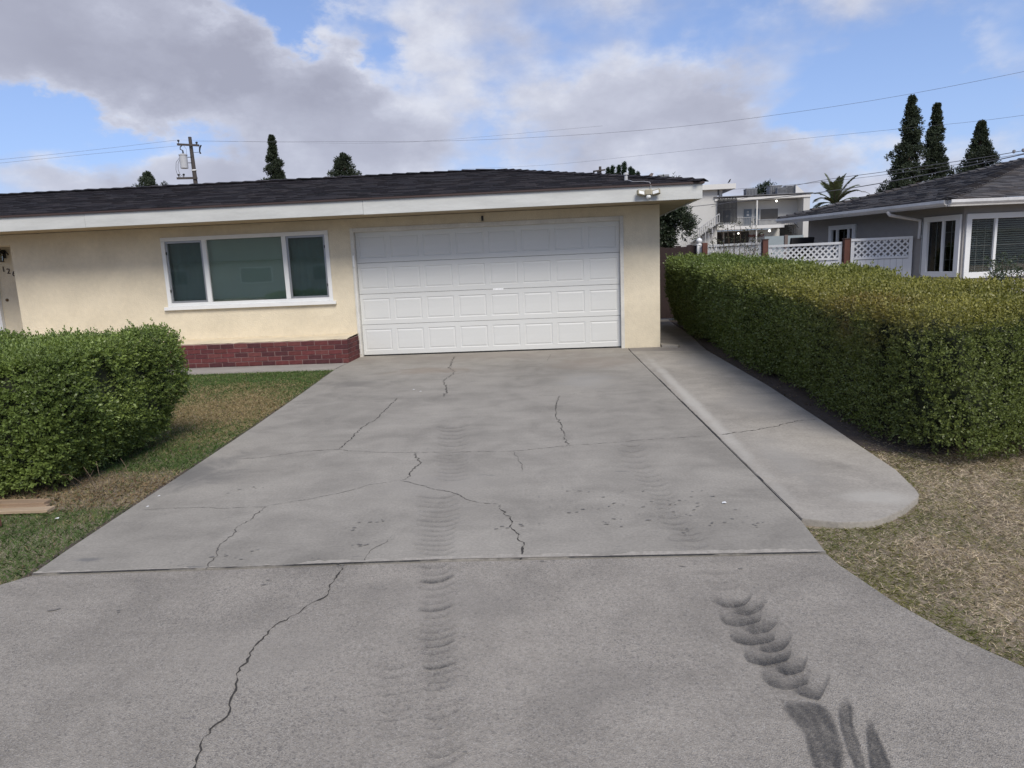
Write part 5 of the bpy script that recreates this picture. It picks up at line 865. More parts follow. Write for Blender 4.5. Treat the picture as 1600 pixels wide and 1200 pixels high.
# side plane runs from the corner back; front plane runs to the right
e_ = (An-Cn); plane_shingles(An, Cn, Hn, 200)
def front_shingles():
    e = (Fn-Cn).normalized(); v = Hn-Cn; a = v.dot(e); s = v-e*a; T = s.length
    shingles(nroof, Cn, e, s, lambda t: (a*t/T, (Fn-Cn).length), T-.05, .135, .28, NSH, M_SHING, 100, th=.016)
front_shingles()
caps(nroof, tuple(Cn+Vector((0, 0, .02))), tuple(Hn+Vector((0, 0, .02))), M_SHING, NSH, w=.13, step=.16)
caps(nroof, tuple(An+Vector((0, 0, .02))), tuple(Hn+Vector((0, 0, .02))), M_SHING, NSH, w=.13, step=.2)
def gutter(A, B, name):
    A, B = Vector(A), Vector(B); d = (B-A); L = d.length; d.normalize(); n = Vector((-d.y, d.x, 0)); n = n if n.dot(Vector((-.7, -.7, 0))) > 0 else -n
    prof = [(0, .0), (.055, .0), (.085, .04), (.085, .095), (.078, .095), (.078, .045), (.05, .01), (0, .01)]
    V = [A+n*p+Vector((0, 0, q-.105)) for p, q in prof]+[B+n*p+Vector((0, 0, q-.105)) for p, q in prof]; k = len(prof)
    MB().add(V, [(i, (i+1) % k, k+(i+1) % k, k+i) for i in range(k)]+[tuple(range(k)), tuple(range(k, 2*k))[::-1]]).build(name, M_NFAS, NB)
gutter(Cn+Vector((.02, .02, 0)), An, 'gutter'); gutter(Cn+Vector((.03, .0, 0)), Fn, 'gutter')
MB().obox((Cn+An)/2+Vector((.05, .02, -.07)), An-Cn, sn, (0, 0, 1), (An-Cn).length/2-.05, .015, .06).obox((Cn+Fn)/2+Vector((.0, .06, -.07)), Fn-Cn, fn_, (0, 0, 1), (Fn-Cn).length/2-.05, .015, .06).build('fascia_board', M_NFAS, NB)
MB().add([Cn+Vector((.06, .06, -.06)), An+Vector((.06, -.03, -.06)), S(4.45, 2.395), S(0, 2.395), Fw(6, 2.395), Fn+Vector((0, .06, -.06))], [(0, 1, 2, 3), (0, 3, 4, 5)]).build('soffit', mat('grey_soffit', (.20, .20, .21), .85, .15, 3), NB)
ds = S(.99, 2.14, .04); g0 = Cn+(An-Cn).normalized()*1.36+Vector((-.05, -.02, -.12))
MB().tube([g0, g0+Vector((.04, -.02, -.07)), ds, ds-Vector((0, 0, .38))], .034, 8).build('downspout', M_NFAS, NB)
mb = MB(); a = S(.93, 1.78, .03); mb.tube([a+Vector((0, 0, .32)), a, a-Vector((.02, .03, .75))], .011, 6); mb.obox(a+Vector((0, 0, .02)), (1, 0, 0), (0, 1, 0), (0, 0, 1), .035, .03, .03); mb.build('hose_bib', M_ALU, NB)
M_NGL = glass('neighbour_glass', (.84, .86, .84), .6, clear=.88); M_SLAT = mat('white_blind_slat', (.62, .68, .65), .6, .06)
M_MUNT = mat('grey_muntin', (.30, .31, .31), .5, .1)
def nwindow(fnc, x0, x1, z0, z1, mull, name, blinds, grid=()):
    ex = (fnc(1, 0)-fnc(0, 0)); nrm = (fnc(0, 0, 1)-fnc(0, 0, 0)); up = Vector((0, 0, 1)); mb = MB()
    def bar(mb, a, b, c, d, dep=.02, hy=.03): mb.obox(fnc((a+b)/2, (c+d)/2, dep), ex, nrm, up, (b-a)/2, hy, (d-c)/2)
    bar(mb, x0-.06, x1+.06, z1-.045, z1+.06, .012); bar(mb, x0-.06, x0+.045, z0+.046, z1-.046, .01); bar(mb, x1-.045, x1+.06, z0+.046, z1-.046, .01); bar(mb, x0-.06, x1+.06, z0-.07, z0+.045, .014)
    W = mb.build(name, M_VINYL, NB, bevel=.004)
    for q in mull: m2 = MB(); bar(m2, q-.025, q+.025, z0+.046, z1-.046, -.015, .03); m2.build('mullion', M_VINYL, W)
    edges = [x0+.046]+[v for q in mull for v in (q-.026, q+.026)]+[x1-.046]
    for a, b, bl in zip(edges[0::2], edges[1::2], blinds):
        m2 = MB(); bar(m2, a, b, z0+.046, z1-.046, -.03, .002); m2.build('pane', M_NGL, W)
        if bl:
            z = z0+.06
            while z < z1-.05:
                m3 = MB(); m3.obox(fnc((a+b)/2, z, -.07), ex, nrm-up*.8, up+nrm*.8, (b-a)/2+.02, .019, .0015); m3.build('blind_slat', M_SLAT, W); z += .043
        for gx in grid:
            xx = a+(b-a)*gx; m4 = MB(); bar(m4, xx-.003, xx+.003, z0+.046, z1-.046, -.034, .002); m4.build('muntin', M_MUNT, W)
        if grid and bl:
            for k in range(1, 4): zq = z0+(z1-z0)*k/4; m4 = MB(); bar(m4, a, b, zq-.003, zq+.003, -.0335, .002); m4.build('muntin', M_MUNT, W)
    m5 = MB(); m5.obox(fnc((x0+x1)/2, (z0+z1)/2, -.16), ex, nrm, up, (x1-x0)/2+.05, .01, (z1-z0)/2+.05); m5.build('window_backing', M_DARK, W); return W
nwindow(S, .10, .84, 1.03, 2.13, [.45], 'side_window', [True, False], (.5,))
nwindow(Fw, .10, 2.7, 1.00, 2.13, [.66], 'front_window', [True, True], (.34, .68))
nwindow(S, 2.86, 3.62, 1.30, 2.13, [3.05, 3.42], 'rear_window', [False, False, False], (.5,))
MB().obox(S(2.3, 1.95, .02), sdir, sn, (0, 0, 1), .02, .02, .5).build('conduit', M_GATE, NB) if False else None
tag(MB().obox((6.05, 17.9, 1.0), (1, .2, 0), (-.2, 1, 0), (.12, 0, 1), .30, .05, .95).build('tarp', mat('black_tarp', (.012, .012, .014), .6, .2), None, bevel=.02), 'black covered object leaning by the grey house rear window', 'tarp')
tag(MB().box(5.72, 5.80, 17.86, 17.94, -.03, 2.02).build('stake', mat('weathered_stake', (.16, .13, .12), .9, .3, 5), None, bevel=.008), 'weathered wooden stake standing behind the middle lattice panel', 'post')
# ------------------------------------------------------------------ trees beyond the roofs
def conifer(label, x, y, h, rmax, seed, prof=None, col=(.036, .048, .030), nclump=150, group='dark conifers on the skyline', base=0.06, name='conifer_tree', lsz=.16):
    r = np.random.default_rng(seed); T = thing(name, label, 'tree', group, loc=(x, y, 0))
    MB().tube([(x+.05*math.sin(k+seed), y+.05*math.cos(2*k+seed), h*.97*k/8) for k in range(9)], [max(.02, .16*(1-k/8.2)) for k in range(9)], 7).build('trunk', M_BARK, T)
    P, A, limbs = [], [], MB()
    nclump = int(nclump*1.9)
    for i in range(nclump):
        f = base+(1-base)*((i+r.random())/nclump)
        R = rmax*(prof(f) if prof else (min(1, (1-f)*1.55)**.85))*r.uniform(.55, 1.5); a = r.random()*6.283
        rr = R*r.uniform(.5, 1.0); c = np.array([x+math.cos(a)*rr, y+math.sin(a)*rr, h*f+.12*rr])
        if r.random() < .5: limbs.tube([(x, y, h*f-.25), tuple((c+np.array([x, y, h*f-.2]))/2), tuple(c)], [.03, .02, .008], 4, caps=False)
        s = (.05+.14*R)*r.uniform(.6, 1.25); k = int(14+110*s)
        q = r.normal(size=(k, 3)); q = q/np.linalg.norm(q, axis=1, keepdims=True)*np.cbrt(r.random((k, 1)))*s*np.array([1, 1, 1.15])
        P.append(c+q); A.append(unit(q)*.6+np.array([math.cos(a)*.35, math.sin(a)*.35, .75]))
    limbs.build('limb', M_BARK, T); P, A = np.concatenate(P), np.concatenate(A); n = len(P)
    V, C = sprigs(P, A, np.full(n, lsz*1.1), np.full(n, lsz), np.full(n, lsz*.5), 3, lambda q: np.array(col)*(1+.35*snoise(q, 1.3, seed)[:, None]))
    link(bpy.data.objects.new('crown', raw_mesh('crown', V, 4, C, M_NEEDLE)), T); return T
irreg = lambda s: (lambda f: (((1-f)*1.15)**.95+.01)*(.78+.22*math.sin(f*31+s)))
conifer('tallest dark conifer above the grey house roof', 21.65, 45, 10.35, 2.1, 1, irreg(0), nclump=230)
conifer('narrow dark conifer in the middle of the three above the grey roof', 23.45, 45.6, 9.95, 1.75, 2, irreg(2), nclump=200)
conifer('rightmost bushy conifer above the grey house roof', 25.75, 45, 8.7, 2.0, 3, lambda f: min(1, (1-f)*1.5)**1.0*(.85+.15*math.sin(f*27)), nclump=220)
conifer('low dark shrubby conifer tucked left of the rightmost conifer', 24.55, 46.5, 6.9, .7, 4, lambda f: min(1, (1-f)*2.2), nclump=70)
conifer('tall pointed conifer above the left part of the charcoal roof', -23.5, 60, 13.0, 1.15, 5, lambda f: min(1, (1-f)*2.4)**1.0*(.9+.1*math.sin(f*40)), nclump=220, lsz=.2)
conifer('short blunt conifer above the roof right of the pointed one', -17.45, 60, 11.2, 1.15, 6, lambda f: min(1, (1-f)*4.5)**.6, nclump=170, lsz=.2)
conifer('small roundish tree top left of the utility pole', -34.8, 60, 10.55, 1.4, 7, lambda f: min(1, (1-f)*6)**.8*(.6+.4*abs(math.sin(f*33))), nclump=120, lsz=.2)
for i, (cx, ct) in enumerate(((3.95, 7.9), (4.27, 8.0), (4.72, 8.05), (5.05, 8.2), (5.5, 7.85), (5.68, 7.75), (6.0, 7.5), (4.5, 7.45), (5.28, 7.4))):
    conifer(['leftmost slim cypress of the row by the far pole', 'second cypress spire from the left of the row', 'fourth cypress spire, tall, in the middle of the row', 'tallest cypress spire just right of the row centre', 'third cypress spire from the right end', 'second cypress spire from the right end', 'lone small cypress spire at the right end of the row', 'short cypress in the gap left of the row centre', 'short cypress in the gap right of the tallest spire'][i], cx, 50+.2*(i % 3), ct-.1, .13, 20+i, lambda f: min(1, (1-f)*6)**.8, (.022, .040, .022), 50, 'row of slim cypress spires', .5, 'cypress_tree', .12)
def leafy(label, x, y, z0, z1, rx, seed, col, n=1600, lsz=.10, name='leafy_tree', group=None, clumps=26):
    r = np.random.default_rng(seed); T = thing(name, label, 'tree', group, loc=(x, y, 0)); mb = MB(); mb.tube([(x, y, -.03), (x+.05, y, z0*.6), (x, y, (z0+z1)/2)], [.09, .07, .03], 7); mb.build('trunk', M_BARK, T)
    P, A, lm = [], [], MB()
    for k in range(clumps):
        d = r.normal(size=3); d /= np.linalg.norm(d); c = np.array([x, y, (z0+z1)/2])+d*np.array([rx, rx, (z1-z0)/2])*r.uniform(.35, 1.0); s = rx*r.uniform(.14, .34); m = n//clumps
        lm.tube([(x, y, (z0+z1)/2-.3), tuple(c)], [.02, .006], 4, caps=False)
        q = r.normal(size=(m, 3))*s*.55; P.append(c+q); A.append(q*2+d*.4+np.array([0, 0, .3]))
    lm.build('limb', M_BARK, T); P, A = np.concatenate(P), np.concatenate(A); k = len(P)
    V, C = sprigs(P, A, np.full(k, lsz*1.4), np.full(k, lsz), np.full(k, lsz*.4), 5, lambda q: np.array(col)*(1+.3*snoise(q, 3, seed)[:, None])); link(bpy.data.objects.new('crown', raw_mesh('crown', V, 4, C, M_LEAF)), T); return T
leafy('dark leafy tree behind the brown gate beside the garage corner', 3.05, 20.2, 1.7, 3.6, .72, 31, (.035, .05, .028), 6500, .09, clumps=46)
leafy('distant leafy tree top behind the white building rooftop units', 21.9, 76, 6.2, 8.7, 1.3, 33, (.03, .045, .025), 900, .2)

# ------------------------------------------------------------------ palm
PT = thing('palm_tree', 'feather palm behind the grey house roof', 'palm tree', loc=(18.55, 48, 0))
MB().tube([(18.55+.06*math.sin(k), 48, 4.6*k/10) for k in range(11)], [.26+.04*(k % 2) for k in range(11)], 10).build('trunk', M_BARK, PT)
def frond(az, el, L, k):
    d = Vector((math.cos(az), math.sin(az), 0)); pts = []; p = Vector((18.55, 48, 4.55)); e = el
    for i in range(15):
        pts.append(p.copy()); p = p+(d*math.cos(e)+Vector((0, 0, math.sin(e))))*(L/14); e -= (.02+.07*max(0,math.cos(el)))*(1+i*.07)
    V, C = [], []; side = d.cross(Vector((0, 0, 1)))
    mb = MB(); mb.tube(pts, [.03*(1-i/16) for i in range(15)], 4)
    base = np.array([.085, .10, .05])*random.uniform(.8, 1.2)
    for i in range(1, 14):
        for j in range(3):
            q = pts[i].lerp(pts[i+1], j/3); t = (pts[i+1]-pts[i]).normalized(); w = .46*math.sin(math.pi*(i+.7)/15.5)**.6
            for s in (-1, 1):
                tip = q+side*s*w*.75+t*w*.75+Vector((0, 0, -.10*w*random.uniform(0, 2))); wd = t*.022
                V += [tuple(q-wd), tuple(q+wd), tuple((q+tip)/2+wd*1.1+Vector((0, 0, .04))), tuple(tip)]; C.append(base*random.uniform(.75, 1.25))
    F = link(bpy.data.objects.new('frond', raw_mesh('frond', np.array(V), 4, np.array(C), M_NEEDLE)), PT); mb.build('rib', M_BARK, F)
for k in range(26): frond(k*2.399, 1.5-2.5*(k/26)**1.5, random.uniform(1.75, 2.2), k)

# ------------------------------------------------------------------ white two storey building
WB = thing('white_building', 'white two storey commercial building with outside stairs and balcony', 'building', loc=(19, 70, 0))
M_WB = mat('white_building_paint', (.50, .497, .48), .85, .08, .4); M_WBT = mat('white_building_trim', (.58, .575, .56), .7, .06, .5); M_BDOOR = mat('blue_grey_door', (.135, .165, .20), .5, .1)
M_IRON = mat('dark_iron', (.03, .031, .034), .5, .2); M_GLDARK = mat('dark_shop_glass', (.05, .045, .04), .12, .3, 1.0, spec=.6); M_AC = mat('rooftop_unit_grey', (.17, .18, .20), .6, .15, 1.0); M_RAIL = mat('grey_railing', (.22, .225, .235), .5, .1)
bY = 70.0
MB().box(9.5, 15.95, bY, bY+10, -.03, 7.85).build('wall', M_WB, WB)
MB().box(9.5, 17.55, bY-.6, bY+10, 7.851, 8.32).build('parapet', M_WBT, WB)
MB().box(16.2, 16.5, bY+.3, bY+.6, 6.8, 7.85).build('roof_post', M_WBT, WB)
MB().box(15.951, 24.1, bY+1.6, bY+10, 4.33, 6.75).build('upper_wall', M_WB, WB)
MB().box(15.951, 22.5, bY+1.9, bY+10, -.03, 4.0).build('lower_wall', M_WB, WB)
MB().add([(15.7, bY-.1, 6.79), (24.75, bY-.1, 6.79), (24.75, bY+10, 6.79), (15.7, bY+10, 6.79), (15.7, bY-.1, 7.0), (24.75, bY-.1, 7.05), (24.75, bY+10, 7.1), (15.7, bY+10, 7.1)],
         [(0, 3, 2, 1), (4, 5, 6, 7), (0, 1, 5, 4), (1, 2, 6, 5), (2, 3, 7, 6), (3, 0, 4, 7)]).build('roof', M_WBT, WB)
MB().box(15.6, 24.85, bY-.2, bY+10, 7.12, 7.20).build('roof_edge', mat('grey_roof_edge', (.12, .12, .13), .7, .2), WB)
MB().box(24.1, 24.7, bY, bY+10, -.03, 6.785).build('end_wall', M_WB, WB)
MB().box(15.95, 22.32, bY-.1, bY+1.9, 4.03, 4.33).build('balcony_slab', M_WBT, WB); MB().box(15.95, 17.75, bY-.1, bY-.02, 4.331, 4.72).build('balcony_parapet', M_WBT, WB)
MB().box(19.68, 19.8, bY, bY+.12, 4.331, 6.785).build('pillar', M_WBT, WB); MB().box(19.68, 19.78, bY, bY+.10, -.03, 4.02).build('pillar', M_WBT, WB)
for a, b in ((18.9, 19.66), (19.95, 20.35)):
    d_ = MB().box(a, b, bY+1.55, bY+1.598, 4.34, 6.0).build('door', M_BDOOR, WB)
    if a < 19: MB().box(a+.27, a+.5, bY+1.54, bY+1.549, 5.35, 5.55).box(a+.3, a+.36, bY+1.54, bY+1.549, 5.66, 5.80).box(a+.4, a+.46, bY+1.54, bY+1.549, 5.66, 5.80).build('door_notice', M_WBT, d_)
d_ = MB().box(16.95, 17.6, bY+1.55, bY+1.598, 4.34, 5.98).build('door', M_BDOOR, WB); MB().box(17.18, 17.36, bY+1.54, bY+1.549, 5.3, 5.5).build('door_notice', M_WBT, d_)
w_ = MB().box(20.42, 22.28, bY+1.55, bY+1.598, 4.85, 6.0).build('window', M_WBT, WB); MB().box(20.5, 22.2, bY+1.53, bY+1.549, 4.92, 5.94).build('pane', M_GLDARK, w_)
for a, b in ((16.0, 16.95), (17.1, 19.5)):
    w_ = MB().box(a, b, bY+1.86, bY+1.898, 2.5, 3.86).build('shop_window', M_IRON, WB); MB().box(a+.05, b-.05, bY+1.84, bY+1.859, 2.5, 3.80).build('pane', M_GLDARK, w_)
MB().box(20.1, 23.7, bY-1.4, bY-1.2, -.03, 3.2).build('low_wall', mat('blue_grey_low_wall', (.24, .28, .30), .8, .1), WB)
def rail(A, B, h, n, name='railing', m=None):
    A, B = Vector(A), Vector(B); mb = MB(); mb.tube([A+Vector((0, 0, h)), B+Vector((0, 0, h))], .04, 5).tube([A+Vector((0, 0, .1)), B+Vector((0, 0, .1))], .02, 5); R = mb.build(name, m or M_RAIL, WB)
    for i in range(n+1): p = A.lerp(B, i/n); MB().tube([p, p+Vector((0, 0, h))], .035, 4).build('baluster', m or M_RAIL, R)
rail((17.78, bY, 4.33), (19.65, bY, 4.33), .78, 12); rail((19.82, bY, 4.33), (22.3, bY, 4.33), .5, 22)
mb = MB(); mb.tube([(15.97, bY-.25, 4.72), (15.97, bY-.25, 6.85)], .03, 5).tube([(17.72, bY-.25, 4.72), (17.72, bY-.25, 6.85)], .03, 5)
for z in (4.8, 6.05, 6.72): mb.tube([(15.97, bY-.25, z), (17.72, bY-.25, z)], .03, 5)
cage = mb.build('security_cage', M_IRON, WB)
for i in range(15): xx = 15.97+1.75*i/14; MB().tube([(xx, bY-.25, 4.75), (xx, bY-.25, 6.95+.04*(i % 2))], .05, 4).build('cage_bar', M_IRON, cage)
# straight stair up the blank wall
for i in range(12):
    xx = 13.4+i*.215; zz = 2.95+i*.145; MB().box(xx, xx+.27, bY-1.1, bY-.15, zz, zz+.05).build('stair_tread', M_IRON, WB)
mb = MB(); mb.obox((14.65, bY-.12, 3.72), (1, 0, .675), (0, 1, 0), (-.675, 0, 1), 1.65, .03, .10); mb.build('stair_stringer', M_WBT, WB)
rail((12.2, bY-1.15, 2.2), (15.9, bY-1.15, 4.68), .85, 20, 'stair_rail', mat('pale_rail', (.42, .42, .42), .5, .1))
mb = MB(); mb.tube([(14.0, bY-1.5, 2.4), (14.0, bY-1.5, 3.9), (14.25, bY-1.5, 4.3), (14.7, bY-1.5, 4.45), (15.1, bY-1.5, 4.3), (15.2, bY-1.5, 3.9), (15.05, bY-1.5, 2.8)], .045, 6); mb.tube([(14.5, bY-1.5, 2.4), (14.55, bY-1.5, 4.4)], .03, 5).tube([(14.85, bY-1.5, 2.4), (14.85, bY-1.5, 4.4)], .03, 5); mb.build('stair_hoop', mat('pale_rail'), WB)
# spiral like fire stair at the right
for i in range(9):
    MB().box(22.45+i*.10, 22.8+i*.10, bY-.6, bY+.3, 4.2-i*.17, 4.25-i*.17).build('stair_tread', M_IRON, WB)
mb = MB()
for i in range(7): mb.tube([(22.4+i*.16, bY-.6, 4.3-i*.22), (22.4+i*.16, bY-.6, 5.15-i*.22)], .02, 4)
mb.tube([(22.35, bY-.6, 5.2), (23.5, bY-.6, 3.9)], .035, 5); mb.build('stair_rail', M_IRON, WB)
M_LAMP = mat('lit_lamp', (1.0, .95, .85), .5, 0, emit=1.6)
for x, y, z, r in ((21.8, bY+.8, 6.60, .10), (21.25, bY+1.0, 3.80, .12), (18.25, bY+1.0, 3.68, .09)): MB().lathe((x, y, z), [(.01, -r), (r*.8, -r*.6), (r, 0), (r*.8, r*.6), (.01, r)], 10).build('ceiling_lamp', M_LAMP, WB, smooth=True)
tm = text_mesh('shop_sign', 'PHARMACY', .34, .05, mat('red_sign_letters', (.20, .012, .012), .5, .1)); o = tag(link(bpy.data.objects.new('shop_sign', tm)), 'dark red PHARMACY lettering under the white building balcony', 'sign')
o.location = (19.45, bY+1.80, 3.30); o.rotation_euler = (math.radians(90), 0, 0); o.scale = (.86, 1, 1)
def acunit(x0, x1, y0, y1, z0, z1, label, ribs=7):
    T = thing('rooftop_unit', label, 'air conditioner', 'rooftop units of the white building', loc=((x0+x1)/2, (y0+y1)/2, z0)); MB().box(x0, x1, y0, y1, z0, z1).build('casing', M_AC, T, bevel=.03)
    for i in range(ribs): xx = x0+.1+(x1-x0-.2)*i/(ribs-1); MB().box(xx-.02, xx+.02, y0-.03, y0-.002, z0+.12, z1-.1).build('louvre', M_IRON, T)
    MB().box(x0-.04, x1+.04, y0-.04, y1+.04, z1+.002, z1+.05).build('lid', mat('rooftop_unit_lid', (.28, .29, .31), .6, .1), T)
acunit(18.95, 20.0, bY+1, bY+2, 7.202, 7.86, 'single grey rooftop unit at the left of the white building roof')
acunit(21.35, 22.5, bY+1.5, bY+2.6, 7.202, 8.1, 'tall grey rooftop unit in the middle of the white building roof')
acunit(21.75, 22.6, bY+.4, bY+1.2, 7.202, 7.75, 'low dark rooftop unit in front of the tall one')
acunit(22.65, 23.45, bY+.8, bY+1.8, 7.202, 7.95, 'rooftop unit at the right beside the sloped screen')
tag(MB().add([(23.5, bY+.5, 7.202), (24.4, bY+.5, 7.202), (23.5, bY+.5, 8.05), (23.5, bY+2, 7.202), (24.4, bY+2, 7.202), (23.5, bY+2, 8.05)], [(0, 1, 2), (3, 5, 4), (0, 2, 5, 3), (1, 4, 5, 2), (0, 3, 4, 1)]).build('roof_screen', M_WBT), 'white sloped triangular screen at the right of the white building roof', 'roof screen')
bd = MB(); bd.tube([(16.85, bY-.3, 8.40), (16.93, bY-.3, 8.48), (17.02, bY-.3, 8.58), (17.06, bY-.3, 8.68), (17.10, bY-.3, 8.74), (17.17, bY-.3, 8.75)], [.015, .05, .075, .06, .045, .004], 8); bd.tube([(16.98, bY-.3, 8.32), (16.99, bY-.3, 8.5)], .01, 4)
tag(bd.build('bird', mat('black_feathers', (.012, .012, .014), .6, .2), smooth=True), 'black bird perched on the white building parapet', 'bird')
# unit and skylight on the roof behind the ridge
NR = thing('rooftop_unit', 'grey finned condenser unit showing above the charcoal roof end', 'air conditioner', 'rooftop units of the white building', loc=(4.96, 32, 4.4))
MB().box(4.72, 5.2, 32, 32.5, 4.3, 5.22).build('casing', mat('condenser_grey', (.24, .25, .27), .6, .1), NR, bevel=.02)
for i in range(8): MB().box(4.76+i*.055, 4.775+i*.055, 31.98, 31.998, 4.4, 5.14).build('fin', M_IRON, NR)
BB = thing('rear_building', 'low flat roofed building behind the charcoal roof end', 'building', loc=(4.2, 33, 0)); MB().box(2.2, 5.6, 31.6, 36, -.03, 4.9).build('wall', M_WB, BB); MB().box(2.1, 5.7, 31.5, 36.1, 4.902, 4.98).build('roof', mat('grey_roof_edge'), BB)
tag(MB().add([(4.05, 31.9, 4.985), (4.40, 31.9, 5.30), (4.50, 31.9, 5.27), (4.38, 31.9, 4.985), (4.05, 32.5, 4.985), (4.40, 32.5, 5.30), (4.50, 32.5, 5.27), (4.38, 32.5, 4.985)], [(0, 3, 2, 1), (4, 5, 6, 7), (0, 1, 5, 4), (1, 2, 6, 5), (2, 3, 7, 6), (3, 0, 4, 7)]).build('roof_hatch', mat('brown_hatch', (.16, .13, .12), .7, .2)), 'brownish tilted roof hatch left of the condenser unit', 'roof hatch')

# ------------------------------------------------------------------ utility poles, lines, street light
M_POLEW = mat('pole_timber', (.065, .056, .052), .9, .25, 3, .01, 20, streak=(1, 1, .2)); M_WIRE = mat('wire', (.11, .11, .12), .6, .1)
UP = thing('utility_pole', 'timber utility pole with grey transformer above the charcoal roof', 'utility pole', loc=(-20.4, 40, 0))
MB().tube([(-20.32, 40, -.03), (-20.38, 40, 7.2), (-20.41, 40, 9.48)], [.14, .115, .09], 12).build('pole', M_POLEW, UP)
def arm(z, x0, x1, y=39.86): MB().obox(((x0+x1)/2, y, z), (1, .05, -.09 if z > 8 else -.02), (0, 1, 0), (0, 0, 1), (x1-x0)/2, .05, .055).build('crossarm', M_POLEW, UP)
arm(9.03, -21.1, -19.88); arm(7.22, -21.35, -20.2)
for x, z in ((-21.03, 9.14), (-19.98, 8.98), (-21.25, 7.28), (-20.95, 7.28)): MB().lathe((x, 39.86, z), [(.02, 0), (.02, .08), (.055, .10), (.065, .15), (.05, .19), (.02, .20)], 10).build('insulator', M_BLACK, UP, smooth=True)
tr_ = MB().lathe((-20.80, 39.75, 7.74), [(.19, 0), (.21, .02), (.215, .70), (.235, .71), (.235, .76), (.15, .80), (.02, .81)], 18).build('transformer', mat('transformer_grey', (.42, .43, .45), .5, .08), UP, smooth=False)
MB().lathe((-20.78, 39.75, 8.54), [(.03, 0), (.06, .03), (.035, .06), (.055, .09), (.03, .12), (.045, .15), (.02, .2)], 8).tube([(-20.78, 39.75, 8.72), (-20.93, 39.76, 8.80), (-20.93, 39.8, 8.93), (-20.80, 39.85, 9.05)], .03, 6).build('bushing', M_BLACK, tr_)
for z in (8.36, 8.05): MB().tube([(-20.6, 39.85, z), (-20.38, 39.9, z)], .02, 5).build('bracket', M_BLACK, UP)
MB().tube([(-21.01, 39.75, 8.35), (-21.25, 39.75, 8.1), (-21.33, 39.78, 7.7), (-21.28, 39.8, 7.4), (-21.1, 39.8, 7.3)], .012, 5).build('drop_wire', M_WIRE, UP); MB().tube([(-21.01, 39.75, 8.28), (-21.15, 39.75, 8.0), (-21.2, 39.78, 7.7), (-21.12, 39.8, 7.42), (-20.95, 39.8, 7.3)], .012, 5).build('drop_wire', M_WIRE, UP)
MB().tube([(-19.72, 39.86, 8.98), (-19.82, 39.86, 8.86), (-19.86, 39.86, 8.65), (-19.82, 39.86, 8.52)], [.03, .05, .035, .05], 7).tube([(-19.86, 39.86, 8.6), (-20.3, 39.9, 8.6)], .01, 4).tube([(-19.75, 39.86, 8.95), (-19.9, 39.86, 9.0)], .012, 4).build('fuse_cutout', M_BLACK, UP)
MB().tube([(-20.372, 40, 7.62), (-20.378, 40, 7.68)], .147, 12).build('pole_band', M_WHITE, UP)
for k, (x, z, rx) in enumerate(((-20.95, 9.0, .04), (-20.6, 9.05, .04))): MB().tube([(x+.3, 39.84, 8.45), (x+.35, 39.84, 8.8), (x+.2, 39.84, 9.0)], .008, 4).build('jumper', M_WIRE, UP)
P2 = thing('utility_pole', 'distant utility pole top with crossarm left of the cypress row', 'utility pole', loc=(3.4, 50, 0)); MB().tube([(3.35, 50, -.03), (3.4, 50, 8.0)], [.14, .09], 8).build('pole', M_POLEW, P2)
MB().obox((3.32, 49.9, 7.72), (1, 0, .08), (0, 1, 0), (0, 0, 1), .42, .05, .05).build('crossarm', M_POLEW, P2); MB().tube([(2.95, 49.85, 7.70), (2.95, 49.85, 7.05)], .06, 8).build('fuse_cutout', M_BLACK, P2); MB().tube([(3.25, 49.85, 7.1), (3.25, 49.85, 7.65)], .08, 8).build('transformer', M_BLACK, P2)
def wire(pts, r, label, group='overhead lines'):
    P = [Vector(p) for p in pts]; out = []
    for i in range(len(P)-1):                      # catmull-rom between surveyed points
        a, b, c, d = P[max(i-1, 0)], P[i], P[i+1], P[min(i+2, len(P)-1)]
        for k in range(5):
            t = k/5; out.append(0.5*((2*b)+(c-a)*t+(2*a-5*b+4*c-d)*t*t+(3*b-a-3*c+d)*t**3))
    out.append(P[-1]); return tag(MB().tube(out, r, 5).build('overhead_line', M_WIRE), label, 'power line', group)
wire([(-19.98, 39.86, 9.18), (-13.15, 35.67, 8.15), (-4.27, 30.2, 6.81), (3.15, 25.62, 6.02), (8.45, 22.36, 5.83), (12.38, 19.93, 5.98), (16.5, 17.4, 6.4)], .0045, 'upper overhead line sweeping from the utility pole to the upper right')
wire([(-21.03, 39.86, 9.33), (-13.15, 35.68, 8.10), (-6.26, 32.01, 7.16), (2.0, 27.6, 6.6)], .003, 'faint second line leaving the utility pole to the right')
wire([(-7.83, 54.49, 8.92), (-0.42, 44.67, 7.57), (4.66, 37.95, 6.9), (9.36, 31.73, 6.31), (12.66, 27.37, 5.88), (15.1, 24.14, 5.59), (19.0, 19.0, 5.5)], .0045, 'lower overhead line crossing the sky behind the conifers')
wire([(-21.03, 39.86, 9.33), (-25.79, 36.88, 8.40), (-30.02, 34.24, 7.68)], .006, 'upper of two lines left of the utility pole')
wire([(-20.0, 39.86, 9.05), (-25.51, 36.44, 8.14), (-29.71, 33.85, 7.43)], .006, 'lower of two lines left of the utility pole')
wire([(8.9, 40.5, 4.30), (10.75, 31.72, 4.48), (11.98, 25.76, 4.26), (13.03, 20.71, 4.09), (13.9, 16.5, 4.2)], .010, 'upper cable from the white building over the grey roof')
wire([(6.78, 37.28, 4.12), (7.72, 33.98, 3.98), (9.67, 27.15, 3.72), (10.8, 23.19, 3.68), (11.99, 19.04, 3.8), (13.0, 15.5, 4.0)], .014, 'thick dark cable crossing in front of the white building')
